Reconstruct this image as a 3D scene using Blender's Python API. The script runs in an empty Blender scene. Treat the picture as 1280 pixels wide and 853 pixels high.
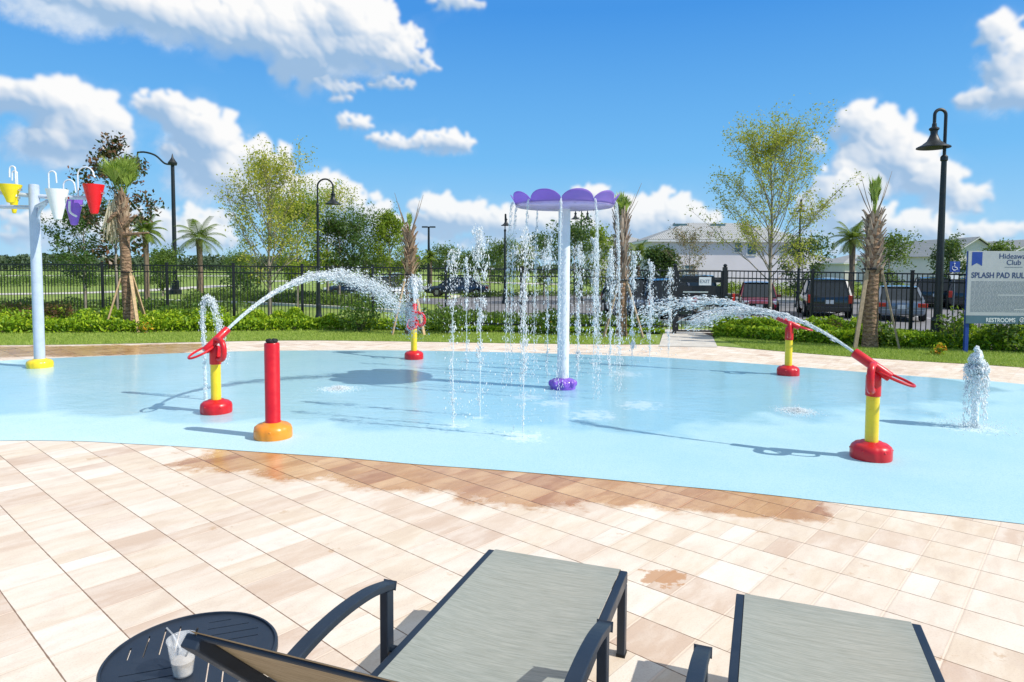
import bpy, bmesh, math, random
import numpy as np
from mathutils import Vector, Matrix
PI = math.pi
R = math.radians
random.seed(7)
rng = np.random.default_rng(11)
scene = bpy.context.scene
col = scene.collection

# ------------------------------------------------------------------ camera calibration
F, CX, CY, CH, ROLL = 831.0, 640.0, 381.0, 1.75, R(0.3)
PITCH = math.atan((CY - 335) / F)
def ray(px, py):
    x, y = px - CX, -(py - CY)
    c, s = math.cos(ROLL), math.sin(ROLL)
    x, y = x * c - y * s, x * s + y * c
    cp, sp = math.cos(-PITCH), math.sin(-PITCH)
    return Vector((x, F * cp - y * sp, F * sp + y * cp))
def G(px, py, z=0.0):
    d = ray(px, py); t = (z - CH) / d.z
    return Vector((d.x * t, d.y * t, z))
def P(px, py, D):
    d = ray(px, py); t = D / d.y
    return Vector((d.x * t, D, CH + d.z * t))

cam = bpy.data.cameras.new("camera")
cam_o = bpy.data.objects.new("camera", cam); col.objects.link(cam_o)
cam.sensor_width = 36; cam.lens = F / 1280 * 36
cam.shift_y = -(426.5 - CY) / 1280
cam.clip_start = 0.05; cam.clip_end = 6000
cam_o.matrix_world = Matrix.Translation((0, 0, CH)) @ Matrix.Rotation(R(90) - PITCH, 4, 'X') @ Matrix.Rotation(ROLL, 4, 'Z')
scene.camera = cam_o
scene.view_settings.view_transform = 'Standard'
scene.view_settings.look = 'None'
scene.view_settings.exposure = 0
scene.render.resolution_x = 1024; scene.render.resolution_y = 682

# ------------------------------------------------------------------ node helpers
class NT:
    def __init__(s, tree): s.t = tree; s.n = tree.nodes; s.l = tree.links
    def new(s, typ, ins=None, **kw):
        n = s.n.new(typ)
        for k, v in kw.items(): setattr(n, k, v)
        if ins:
            for k, v in ins.items():
                if isinstance(v, bpy.types.NodeSocket): s.l.new(v, n.inputs[k])
                else: n.inputs[k].default_value = v
        return n
    def math(s, op, a, b=0.0, c=0.0, clamp=False):
        n = s.new('ShaderNodeMath', {0: a, 1: b, 2: c}, operation=op); n.use_clamp = clamp
        return n.outputs[0]
    def vmath(s, op, a, b=(0, 0, 0), c=(0, 0, 0)):
        n = s.new('ShaderNodeVectorMath', {0: a, 1: b, 2: c}, operation=op)
        return n.outputs[1] if op in ('LENGTH', 'DOT_PRODUCT', 'DISTANCE') else n.outputs[0]
    def noise(s, vec, scale, detail=3, rough=0.5, dist=0.0, dim='3D'):
        n = s.new('ShaderNodeTexNoise', {'Scale': scale, 'Detail': detail, 'Roughness': rough, 'Distortion': dist}, noise_dimensions=dim)
        if vec is not None: s.l.new(vec, n.inputs['Vector'])
        return n.outputs[0]
    def mix(s, fac, a, b, blend='MIX'):
        n = s.new('ShaderNodeMix', data_type='RGBA', blend_type=blend)
        for i, v in ((0, fac), (6, a), (7, b)):
            if isinstance(v, bpy.types.NodeSocket): s.l.new(v, n.inputs[i])
            else: n.inputs[i].default_value = v
        return n.outputs[2]
    def ramp(s, fac, stops, interp='LINEAR'):
        n = s.new('ShaderNodeValToRGB'); n.color_ramp.interpolation = interp
        e = n.color_ramp.elements
        while len(e) < len(stops): e.new(0.5)
        for el, (p, c) in zip(e, stops):
            el.position = p; el.color = c if len(c) == 4 else (*c, 1)
        s.l.new(fac, n.inputs[0]); return n.outputs[0]
    def mapr(s, v, a, b, c=0.0, d=1.0, smooth=True):
        n = s.new('ShaderNodeMapRange', {0: v, 1: a, 2: b, 3: c, 4: d})
        if smooth: n.interpolation_type = 'SMOOTHSTEP'
        return n.outputs[0]
def c4(c): return (c[0], c[1], c[2], 1.0)
def new_mat(name):
    m = bpy.data.materials.new(name); m.use_nodes = True
    nt = NT(m.node_tree); b = m.node_tree.nodes['Principled BSDF']
    return m, nt, b
def lnk(nt, sock, b, name):
    nt.l.new(sock, b.inputs[name])
def bump(nt, h, strength, dist=0.01):
    n = nt.new('ShaderNodeBump', {'Height': h, 'Strength': strength, 'Distance': dist}); return n.outputs[0]
def objco(nt): return nt.new('ShaderNodeTexCoord').outputs['Object']
def geo(nt): return nt.new('ShaderNodeNewGeometry').outputs['Position']

def paint(name, c, rough=0.35, var=0.12, metal=0.0, coat=0.0, scale=9, bmp=0.03, dirt=0.05):
    m, nt, b = new_mat(name)
    co = objco(nt)
    n = nt.noise(co, scale, 4, 0.6)
    n2 = nt.noise(co, scale * 9, 3, 0.6)
    lo = c4([v * (1 - var) for v in c]); hi = c4([min(1, v * (1 + var)) for v in c])
    cc = nt.mix(nt.mapr(n, 0.3, 0.7), lo, hi)
    cc = nt.mix(nt.math('MULTIPLY', nt.mapr(n2, 0.55, 0.8), dirt), cc, c4([v * 0.45 + 0.03 for v in c]))
    lnk(nt, cc, b, 'Base Color')
    lnk(nt, nt.mapr(n, 0.2, 0.8, rough * 0.8, min(1, rough * 1.3)), b, 'Roughness')
    b.inputs['Metallic'].default_value = metal
    b.inputs['Coat Weight'].default_value = coat
    if bmp: lnk(nt, bump(nt, n2, bmp, 0.004), b, 'Normal')
    return m

M = {}
M['black_metal'] = paint('black_metal', (0.012, 0.012, 0.014), 0.4)
M['lamp_metal'] = paint('lamp_metal', (0.011, 0.015, 0.017), 0.42)
M['red'] = paint('red_gloss', (0.60, 0.006, 0.012), 0.34, 0.1, coat=0.15)
M['yellow'] = paint('yellow_gloss', (0.86, 0.62, 0.02), 0.3, 0.06, coat=0.3)
M['orange'] = paint('orange_gloss', (0.86, 0.28, 0.015), 0.32, 0.08, coat=0.3)
M['purple'] = paint('purple_plastic', (0.24, 0.1, 0.56), 0.35, 0.1, coat=0.2)
M['pipe_white'] = paint('pipe_white', (0.72, 0.74, 0.78), 0.3, 0.05, coat=0.2)
M['pipe_grey'] = paint('pipe_pale_blue', (0.50, 0.56, 0.66), 0.3, 0.06, coat=0.3)
M['white_plastic'] = paint('white_plastic', (0.82, 0.81, 0.78), 0.4, 0.03)
M['yellow_b'] = paint('yellow_bucket', (0.88, 0.66, 0.01), 0.3, 0.05)
M['red_b'] = paint('red_bucket', (0.78, 0.006, 0.012), 0.3, 0.05)
M['frame'] = paint('lounger_frame', (0.020, 0.032, 0.052), 0.42, 0.15, metal=0.3, bmp=0.06)
M['tabletop'] = paint('table_metal', (0.022, 0.032, 0.050), 0.45, 0.15, metal=0.2, bmp=0.08)
M['rubber'] = paint('rubber', (0.012, 0.012, 0.012), 0.8)
M['wood_pale'] = paint('brace_wood', (0.52, 0.36, 0.2), 0.75, 0.2, scale=14)
M['wood_grey'] = paint('brace_wood_grey', (0.34, 0.26, 0.17), 0.8, 0.2, scale=14)
M['concrete'] = paint('concrete', (0.56, 0.52, 0.46), 0.85, 0.12, scale=3, bmp=0.15)
M['curb'] = paint('curb_concrete', (0.6, 0.57, 0.5), 0.85, 0.1, scale=2)
M['stucco'] = paint('stucco_white', (0.76, 0.70, 0.69), 0.85, 0.04, scale=0.4)
M['stucco_cream'] = paint('stucco_cream', (0.70, 0.62, 0.58), 0.85, 0.04, scale=0.4)
M['trim'] = paint('trim_white', (0.76, 0.74, 0.71), 0.6, 0.03)
M['glass_dark'] = paint('window_glass', (0.09, 0.16, 0.18), 0.08, 0.3, scale=0.8, bmp=0)
M['blue'] = paint('sign_blue', (0.015, 0.06, 0.32), 0.45, 0.05)
M['navy'] = paint('sign_navy', (0.02, 0.045, 0.16), 0.5, 0.05)
M['sign_teal'] = paint('sign_teal', (0.09, 0.17, 0.22), 0.45, 0.05)
M['sign_panel'] = paint('sign_panel', (0.46, 0.48, 0.49), 0.5, 0.04, scale=3)
M['sign_grey'] = paint('sign_grey_print', (0.2, 0.23, 0.27), 0.5, 0.05)
M['white_print'] = paint('white_print', (0.8, 0.82, 0.82), 0.5, 0.02)
M['chrome'] = paint('chrome', (0.6, 0.6, 0.6), 0.18, 0.05, metal=1.0, bmp=0)
M['car_glass'] = paint('car_glass', (0.02, 0.028, 0.035), 0.05, 0.2, bmp=0)
M['lamp_red'] = paint('tail_lamp_red', (0.5, 0.01, 0.015), 0.15, 0.1, coat=0.5)
M['lamp_clear'] = paint('head_lamp', (0.7, 0.72, 0.75), 0.1, 0.05, coat=0.5)
M['plate'] = paint('number_plate', (0.7, 0.7, 0.68), 0.5, 0.1)
def car_paint(name, c): return paint(name, c, 0.25, 0.05, metal=0.25, coat=1.0, bmp=0, dirt=0.03)
M['car_black'] = car_paint('car_black', (0.010, 0.014, 0.02))
M['car_silver'] = car_paint('car_silver', (0.17, 0.20, 0.24))
M['car_white'] = car_paint('car_white', (0.65, 0.68, 0.7))
M['car_red'] = car_paint('car_red', (0.20, 0.012, 0.035))
M['car_blue'] = car_paint('car_dark_blue', (0.015, 0.03, 0.06))

def leaf_mat(name, cols, trans=0.35, rough=0.5):
    m, nt, b = new_mat(name)
    g = nt.new('ShaderNodeNewGeometry')
    n = nt.noise(g.outputs['Position'], 1.6, 2)
    f = nt.math('ADD', nt.math('MULTIPLY', g.outputs['Random Per Island'], 0.6), nt.math('MULTIPLY', n, 0.4))
    k = len(cols)
    cc = nt.ramp(f, [(0.1 + 0.8 * i / (k - 1), c) for i, c in enumerate(cols)])
    lnk(nt, cc, b, 'Base Color'); b.inputs['Roughness'].default_value = rough
    b.inputs['Specular IOR Level'].default_value = 0.35
    tr = nt.new('ShaderNodeBsdfTranslucent')
    nt.l.new(nt.mix(0.5, cc, (0.35, 0.5, 0.05, 1), 'MIX'), tr.inputs[0])
    mx = nt.new('ShaderNodeMixShader', {0: trans})
    nt.l.new(b.outputs[0], mx.inputs[1]); nt.l.new(tr.outputs[0], mx.inputs[2])
    nt.l.new(mx.outputs[0], nt.n['Material Output'].inputs[0])
    return m
M['leaf_hedge'] = leaf_mat('leaf_hedge', [(0.06, 0.14, 0.012), (0.20, 0.36, 0.015), (0.38, 0.54, 0.02), (0.56, 0.60, 0.03)], 0.35)
M['leaf_shrub'] = leaf_mat('leaf_shrub', [(0.03, 0.08, 0.015), (0.08, 0.16, 0.02), (0.15, 0.24, 0.04)])
M['leaf_ruddy'] = leaf_mat('leaf_ruddy', [(0.05, 0.06, 0.02), (0.16, 0.05, 0.03), (0.10, 0.13, 0.03)])
M['leaf_magnolia'] = leaf_mat('leaf_magnolia', [(0.015, 0.035, 0.015), (0.03, 0.06, 0.02), (0.17, 0.065, 0.03), (0.05, 0.08, 0.03)], 0.12, 0.3)
M['leaf_oak'] = leaf_mat('leaf_oak', [(0.02, 0.05, 0.015), (0.05, 0.11, 0.02), (0.10, 0.17, 0.035)], 0.25)
M['leaf_spring'] = leaf_mat('leaf_spring', [(0.24, 0.27, 0.03), (0.48, 0.47, 0.05), (0.66, 0.58, 0.12)], 0.45)
M['leaf_lime'] = leaf_mat('leaf_lime', [(0.10, 0.17, 0.015), (0.22, 0.31, 0.02), (0.34, 0.40, 0.04)], 0.4)
M['leaf_mid'] = leaf_mat('leaf_mid', [(0.05, 0.10, 0.02), (0.11, 0.18, 0.03), (0.18, 0.26, 0.05)], 0.3)
M['leaf_pink'] = leaf_mat('leaf_pink', [(0.12, 0.11, 0.06), (0.28, 0.18, 0.13), (0.18, 0.2, 0.06)], 0.3)
M['leaf_palm'] = leaf_mat('leaf_palm', [(0.06, 0.10, 0.015), (0.13, 0.19, 0.03), (0.24, 0.28, 0.06)], 0.3)
M['leaf_sabal'] = leaf_mat('leaf_sabal', [(0.16, 0.25, 0.04), (0.34, 0.46, 0.08), (0.55, 0.60, 0.20)], 0.3)
M['leaf_dead'] = leaf_mat('leaf_dead', [(0.55, 0.42, 0.25), (0.75, 0.62, 0.42), (0.85, 0.74, 0.55)], 0.2, 0.7)
M['flower'] = leaf_mat('flower_orange', [(0.6, 0.12, 0.01), (0.8, 0.45, 0.02), (0.7, 0.3, 0.02)], 0.2)
M['flower_red'] = leaf_mat('flower_red', [(0.5, 0.02, 0.03), (0.6, 0.05, 0.06)], 0.2)
M['far_wood'] = leaf_mat('far_wood', [(0.045, 0.075, 0.045), (0.07, 0.11, 0.06), (0.11, 0.15, 0.08)], 0.1, 0.8)
M['grass'] = leaf_mat('grass_blade', [(0.22, 0.33, 0.04), (0.34, 0.45, 0.07), (0.48, 0.55, 0.14)], 0.3, 0.6)

def bark(name, a, b_, scale=12, stretch=(1, 1, 0.25), ring=0):
    m, nt, b = new_mat(name)
    co = objco(nt)
    v = nt.vmath('MULTIPLY', co, stretch)
    n = nt.noise(v, scale, 5, 0.65)
    cc = nt.mix(nt.mapr(n, 0.3, 0.7), c4(a), c4(b_))
    h = n
    if ring:
        w = nt.new('ShaderNodeTexWave', {'Scale': ring, 'Distortion': 9.0, 'Detail': 4.0, 'Detail Scale': 2.0}, bands_direction='Z')
        nt.l.new(co, w.inputs[0])
        cc = nt.mix(nt.math('MULTIPLY', w.outputs[1], 0.35), cc, c4([x * 0.35 for x in a]))
        h = nt.math('SUBTRACT', n, w.outputs[1])
    lnk(nt, cc, b, 'Base Color'); b.inputs['Roughness'].default_value = 0.85
    lnk(nt, bump(nt, h, 0.7, 0.02), b, 'Normal')
    return m
M['bark'] = bark('bark_grey', (0.16, 0.13, 0.1), (0.36, 0.31, 0.25))
M['bark_brown'] = bark('bark_brown', (0.10, 0.07, 0.05), (0.26, 0.19, 0.13))
M['palm_trunk'] = bark('palm_trunk', (0.15, 0.085, 0.05), (0.42, 0.27, 0.16), 14, (1, 1, 1.6), 3.1)
M['boot'] = leaf_mat('palm_boot', [(0.15, 0.09, 0.06), (0.33, 0.22, 0.14), (0.50, 0.38, 0.26)], 0.02, 0.8)
M['boot_grey'] = leaf_mat('palm_boot_grey', [(0.14, 0.10, 0.08), (0.34, 0.26, 0.2), (0.55, 0.45, 0.36)], 0.02, 0.8)

# water
def water_mat(name, alpha, colr=(0.86, 0.93, 0.96), rough=0.12):
    m, nt, b = new_mat(name)
    g = nt.new('ShaderNodeNewGeometry')
    b.inputs['Base Color'].default_value = c4(colr)
    b.inputs['Roughness'].default_value = rough
    b.inputs['IOR'].default_value = 1.33
    b.inputs['Specular IOR Level'].default_value = 1.0
    n = nt.noise(g.outputs['Position'], 30, 2)
    a = nt.math('MULTIPLY', nt.mapr(n, 0.3, 0.7, 0.5, 1.3), alpha, clamp=True)
    lnk(nt, a, b, 'Alpha')
    return m
M['drops'] = water_mat('water_drops', 0.75, (0.92, 0.96, 0.98), 0.2)
M['stream'] = water_mat('water_stream', 0.36, (0.84, 0.92, 0.95), 0.06)
M['foam'] = water_mat('water_foam', 0.8, (0.9, 0.95, 0.96), 0.3)

# ------------------------------------------------------------------ mesh helpers
def new_obj(name, me, parent=None):
    o = bpy.data.objects.new(name, me); col.objects.link(o)
    if parent is not None: o.parent = parent
    return o
def tag(o, label=None, cat=None, group=None, kind=None):
    if label: o['label'] = label
    if cat: o['category'] = cat
    if group: o['group'] = group
    if kind: o['kind'] = kind
    return o
def empty(name, loc, rz=0.0, label=None, cat=None, group=None):
    o = new_obj(name, None); o.location = loc; o.rotation_euler = (0, 0, rz)
    o.empty_display_size = 0.1
    return tag(o, label, cat, group)
class MB:
    def __init__(s): s.v = []; s.f = []
    def add(s, vs, fs):
        b = len(s.v); s.v += [tuple(v) for v in vs]; s.f += [tuple(i + b for i in f) for f in fs]; return s
    def box(s, c, d, rot=None):
        c = Vector(c); hx, hy, hz = d[0] / 2, d[1] / 2, d[2] / 2
        vs = [Vector((x, y, z)) for x in (-hx, hx) for y in (-hy, hy) for z in (-hz, hz)]
        if rot is not None: vs = [rot @ v for v in vs]
        return s.add([v + c for v in vs], [(0, 1, 3, 2), (4, 6, 7, 5), (0, 4, 5, 1), (2, 3, 7, 6), (0, 2, 6, 4), (1, 5, 7, 3)])
    def bar(s, a, b, w, h, up=(0, 0, 1)):
        a = Vector(a); b = Vector(b); d = b - a; L = d.length; z = d.normalized(); u = Vector(up)
        if abs(z.dot(u)) > 0.98: u = Vector((0, 1, 0))
        x = u.cross(z).normalized(); y = z.cross(x)
        rot = Matrix((x, y, z)).transposed()
        return s.box((a + b) / 2, (w, h, L), rot)
    def tube(s, pts, r, n=10, closed=False, cap=True, squash=None):
        pts = [Vector(p) for p in pts]; k = len(pts)
        rs = r if isinstance(r, (list, tuple)) else [r] * k
        vs = []; ref = None
        for i in range(k):
            if closed: t = pts[(i + 1) % k] - pts[i - 1]
            else: t = pts[min(i + 1, k - 1)] - pts[max(i - 1, 0)]
            t.normalize()
            if ref is None:
                ref = Vector((0, 0, 1)) if abs(t.z) < 0.9 else Vector((1, 0, 0))
            x = ref.cross(t)
            if x.length < 1e-4: x = Vector((1, 0, 0)).cross(t)
            x.normalize(); y = t.cross(x); ref = y.copy()
            # keep frame: ref perpendicular-ish
            for j in range(n):
                a = 2 * PI * j / n
                vs.append(pts[i] + (x * math.cos(a) + y * math.sin(a) * (squash or 1)) * rs[i])
        fs = []
        m = k if closed else k - 1
        for i in range(m):
            i2 = (i + 1) % k
            for j in range(n):
                j2 = (j + 1) % n
                fs.append((i * n + j, i * n + j2, i2 * n + j2, i2 * n + j))
        if cap and not closed:
            fs.append(tuple(range(n))[::-1]); fs.append(tuple((k - 1) * n + j for j in range(n)))
        return s.add(vs, fs)
    def lathe(s, prof, c=(0, 0, 0), n=32, mod=None, capb=True, capt=True):
        vs = []; fs = []; k = len(prof)
        for i, (r, z) in enumerate(prof):
            for j in range(n):
                a = 2 * PI * j / n
                rr = r * (mod(a, i) if mod else 1)
                vs.append((c[0] + rr * math.cos(a), c[1] + rr * math.sin(a), c[2] + z))
        for i in range(k - 1):
            for j in range(n):
                j2 = (j + 1) % n
                fs.append((i * n + j, i * n + j2, (i + 1) * n + j2, (i + 1) * n + j))
        if capb: fs.append(tuple(range(n))[::-1])
        if capt: fs.append(tuple((k - 1) * n + j for j in range(n)))
        return s.add(vs, fs)
    def ball(s, c, r, n=8, sq=(1, 1, 1)):
        vs = []; fs = []
        k = max(3, n // 2)
        prof = [(math.sin(PI * i / k), -math.cos(PI * i / k)) for i in range(1, k)]
        b0 = len(vs)
        for (q, z) in prof:
            for j in range(n):
                a = 2 * PI * j / n
                vs.append((c[0] + q * r * math.cos(a) * sq[0], c[1] + q * r * math.sin(a) * sq[1], c[2] + z * r * sq[2]))
        vs.append((c[0], c[1], c[2] - r * sq[2])); vs.append((c[0], c[1], c[2] + r * sq[2]))
        kk = len(prof)
        for i in range(kk - 1):
            for j in range(n):
                j2 = (j + 1) % n
                fs.append((i * n + j, i * n + j2, (i + 1) * n + j2, (i + 1) * n + j))
        B, T = kk * n, kk * n + 1
        for j in range(n):
            j2 = (j + 1) % n
            fs.append((B, j2, j)); fs.append((T, (kk - 1) * n + j, (kk - 1) * n + j2))
        return s.add(vs, fs)
    def build(s, name, mat, parent=None, smooth=False, bevel=0, angle=35):
        me = bpy.data.meshes.new(name); me.from_pydata(s.v, [], s.f); me.update()
        if mat: me.materials.append(mat)
        o = new_obj(name, me, parent)
        if bevel:
            bv = o.modifiers.new('bevel', 'BEVEL'); bv.width = bevel; bv.segments = 2; bv.limit_method = 'ANGLE'
            bv.angle_limit = R(40)
        if smooth:
            me.polygons.foreach_set('use_smooth', [True] * len(me.polygons))
            me.set_sharp_from_angle(angle=R(angle))
        return o
def np_mesh(name, verts, faces_n, mat, parent=None, smooth=False):
    """verts (N,k,3): N faces each with k own vertices"""
    N, k, _ = verts.shape
    me = bpy.data.meshes.new(name)
    me.vertices.add(N * k); me.vertices.foreach_set('co', verts.reshape(-1).astype(np.float32))
    me.loops.add(N * k); me.loops.foreach_set('vertex_index', np.arange(N * k, dtype=np.int32))
    me.polygons.add(N); me.polygons.foreach_set('loop_start', np.arange(0, N * k, k, dtype=np.int32))
    me.update(calc_edges=True)
    if mat: me.materials.append(mat)
    return new_obj(name, me, parent)
def children(o): return [c for c in list(bpy.data.objects) if c.parent == o]
def copy_tree(o, parent=None):
    c = o.copy(); col.objects.link(c)
    if parent is not None: c.parent = parent
    for ch in children(o): copy_tree(ch, c)
    return c
def poly_sheet(name, pts, z, mat, label=None, kind='structure', thick=0):
    bm = bmesh.new()
    vs = [bm.verts.new((p[0], p[1], z)) for p in pts]
    f = bm.faces.new(vs)
    if f.normal.z < 0: bmesh.ops.reverse_faces(bm, faces=[f])
    bm.normal_update()
    if f.normal.z < 0: f.normal_flip()
    bmesh.ops.triangulate(bm, faces=bm.faces[:])
    me = bpy.data.meshes.new(name); bm.to_mesh(me); bm.free(); me.materials.append(mat)
    o = new_obj(name, me)
    if kind: o['kind'] = kind
    return o
def smooth_curve(pts, per=8):
    """Catmull-Rom through pts"""
    out = []
    n = len(pts)
    for i in range(n - 1):
        p0 = pts[max(i - 1, 0)]; p1 = pts[i]; p2 = pts[i + 1]; p3 = pts[min(i + 2, n - 1)]
        for k in range(per):
            t = k / per
            out.append(0.5 * ((2 * p1) + (p2 - p0) * t + (2 * p0 - 5 * p1 + 4 * p2 - p3) * t * t + (3 * p1 - p0 - 3 * p2 + p3) * t ** 3))
    out.append(pts[-1]); return out

# ------------------------------------------------------------------ world: sky and clouds, in compass direction and elevation
SUN_AZ = math.atan2(0.944, -0.327); SUN_EL = R(42.5)
w = bpy.data.worlds.new("World"); scene.world = w; w.use_nodes = True
nt = NT(w.node_tree); bg = nt.n['Background']
puffs = [  # px,py,rx,ry as seen from the camera spot; turned into azimuth / elevation
 (120, 2, 80, 24), (200, 18, 80, 40), (290, 35, 85, 42), (370, 45, 75, 48), (430, 30, 62, 50), (470, 62, 60, 28), (515, 82, 30, 12),
 (372, 88, 36, 26), (250, -20, 240, 30), (440, 75, 60, 22), (512, 40, 15, 10), (430, 106, 26, 10), (492, 105, 26, 9), (424, 122, 16, 6), (444, 151, 23, 12),
 (485, 179, 28, 11), (535, 178, 22, 13), (565, 182, 28, 15), (568, 2, 36, 14),
 (25, 125, 45, 22), (70, 130, 45, 34), (115, 150, 45, 36), (95, 180, 60, 32), (140, 165, 25, 30),
 (205, 135, 32, 20), (235, 155, 32, 26), (262, 170, 38, 34), (280, 205, 32, 40), (240, 195, 34, 24), (262, 222, 34, 22),
 (330, 205, 34, 30), (305, 240, 32, 24), (350, 250, 50, 26), (405, 250, 42, 30), (445, 262, 38, 24), (470, 285, 40, 18),
 (545, 268, 34, 22), (580, 275, 36, 22), (618, 282, 38, 22), (655, 280, 40, 20), (700, 282, 50, 24), (738, 245, 20, 13), (790, 275, 46, 28), (830, 268, 42, 26), (862, 280, 40, 22), (770, 295, 60, 16),
 (22, 296, 34, 12), (70, 280, 50, 16), (200, 275, 60, 16), (235, 298, 60, 20), (140, 300, 50, 18), (270, 275, 30, 12),
 (1075, 155, 34, 26), (1110, 172, 38, 30), (1130, 200, 44, 30), (1085, 195, 36, 26), (1165, 225, 38, 26), (1195, 245, 44, 14), (1055, 235, 46, 30), (1100, 282, 60, 26), (1155, 285, 46, 22), (1040, 262, 50, 26), (1212, 258, 20, 8), (1245, 290, 50, 12), (1020, 185, 12, 12),
 (1248, 40, 26, 26), (1262, 80, 34, 40), (1235, 125, 44, 16), (1275, 115, 34, 24), (1275, 50, 20, 30),
]
def dir_uv(px, py):
    d = ray(px, py); return math.atan2(d.x, d.y), d.z / math.hypot(d.x, d.y)
tc = nt.new('ShaderNodeTexCoord').outputs['Generated']
sp = nt.new('ShaderNodeSeparateXYZ', {0: tc})
hyp = nt.math('SQRT', nt.math('ADD', nt.math('MULTIPLY', sp.outputs[0], sp.outputs[0]), nt.math('MULTIPLY', sp.outputs[1], sp.outputs[1])))
vv = nt.math('DIVIDE', sp.outputs[2], nt.math('MAXIMUM', hyp, 0.05))
sky = nt.new('ShaderNodeTexSky', sky_type='NISHITA', sun_disc=False, sun_elevation=SUN_EL, sun_rotation=SUN_AZ, air_density=1.0, dust_density=0.4, ozone_density=2.0)
SKY_GAIN = 0.1
grad = nt.ramp(nt.math('ARCTANGENT', vv), [(0.0, (0.42, 0.70, 0.93)), (0.05, (0.33, 0.64, 0.93)), (0.155, (0.17, 0.51, 0.92)), (0.36, (0.06, 0.31, 0.81)), (0.5, (0.08, 0.31, 0.78)), (0.68, (0.50, 0.60, 0.74)), (1.0, (0.66, 0.72, 0.80))])  # upper stops brightened and whitened above the view to add ambient fill
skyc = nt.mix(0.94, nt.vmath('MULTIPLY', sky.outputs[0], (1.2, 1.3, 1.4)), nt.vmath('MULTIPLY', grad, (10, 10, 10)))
nt.l.new(skyc, bg.inputs[0]); bg.inputs[1].default_value = SKY_GAIN

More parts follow.
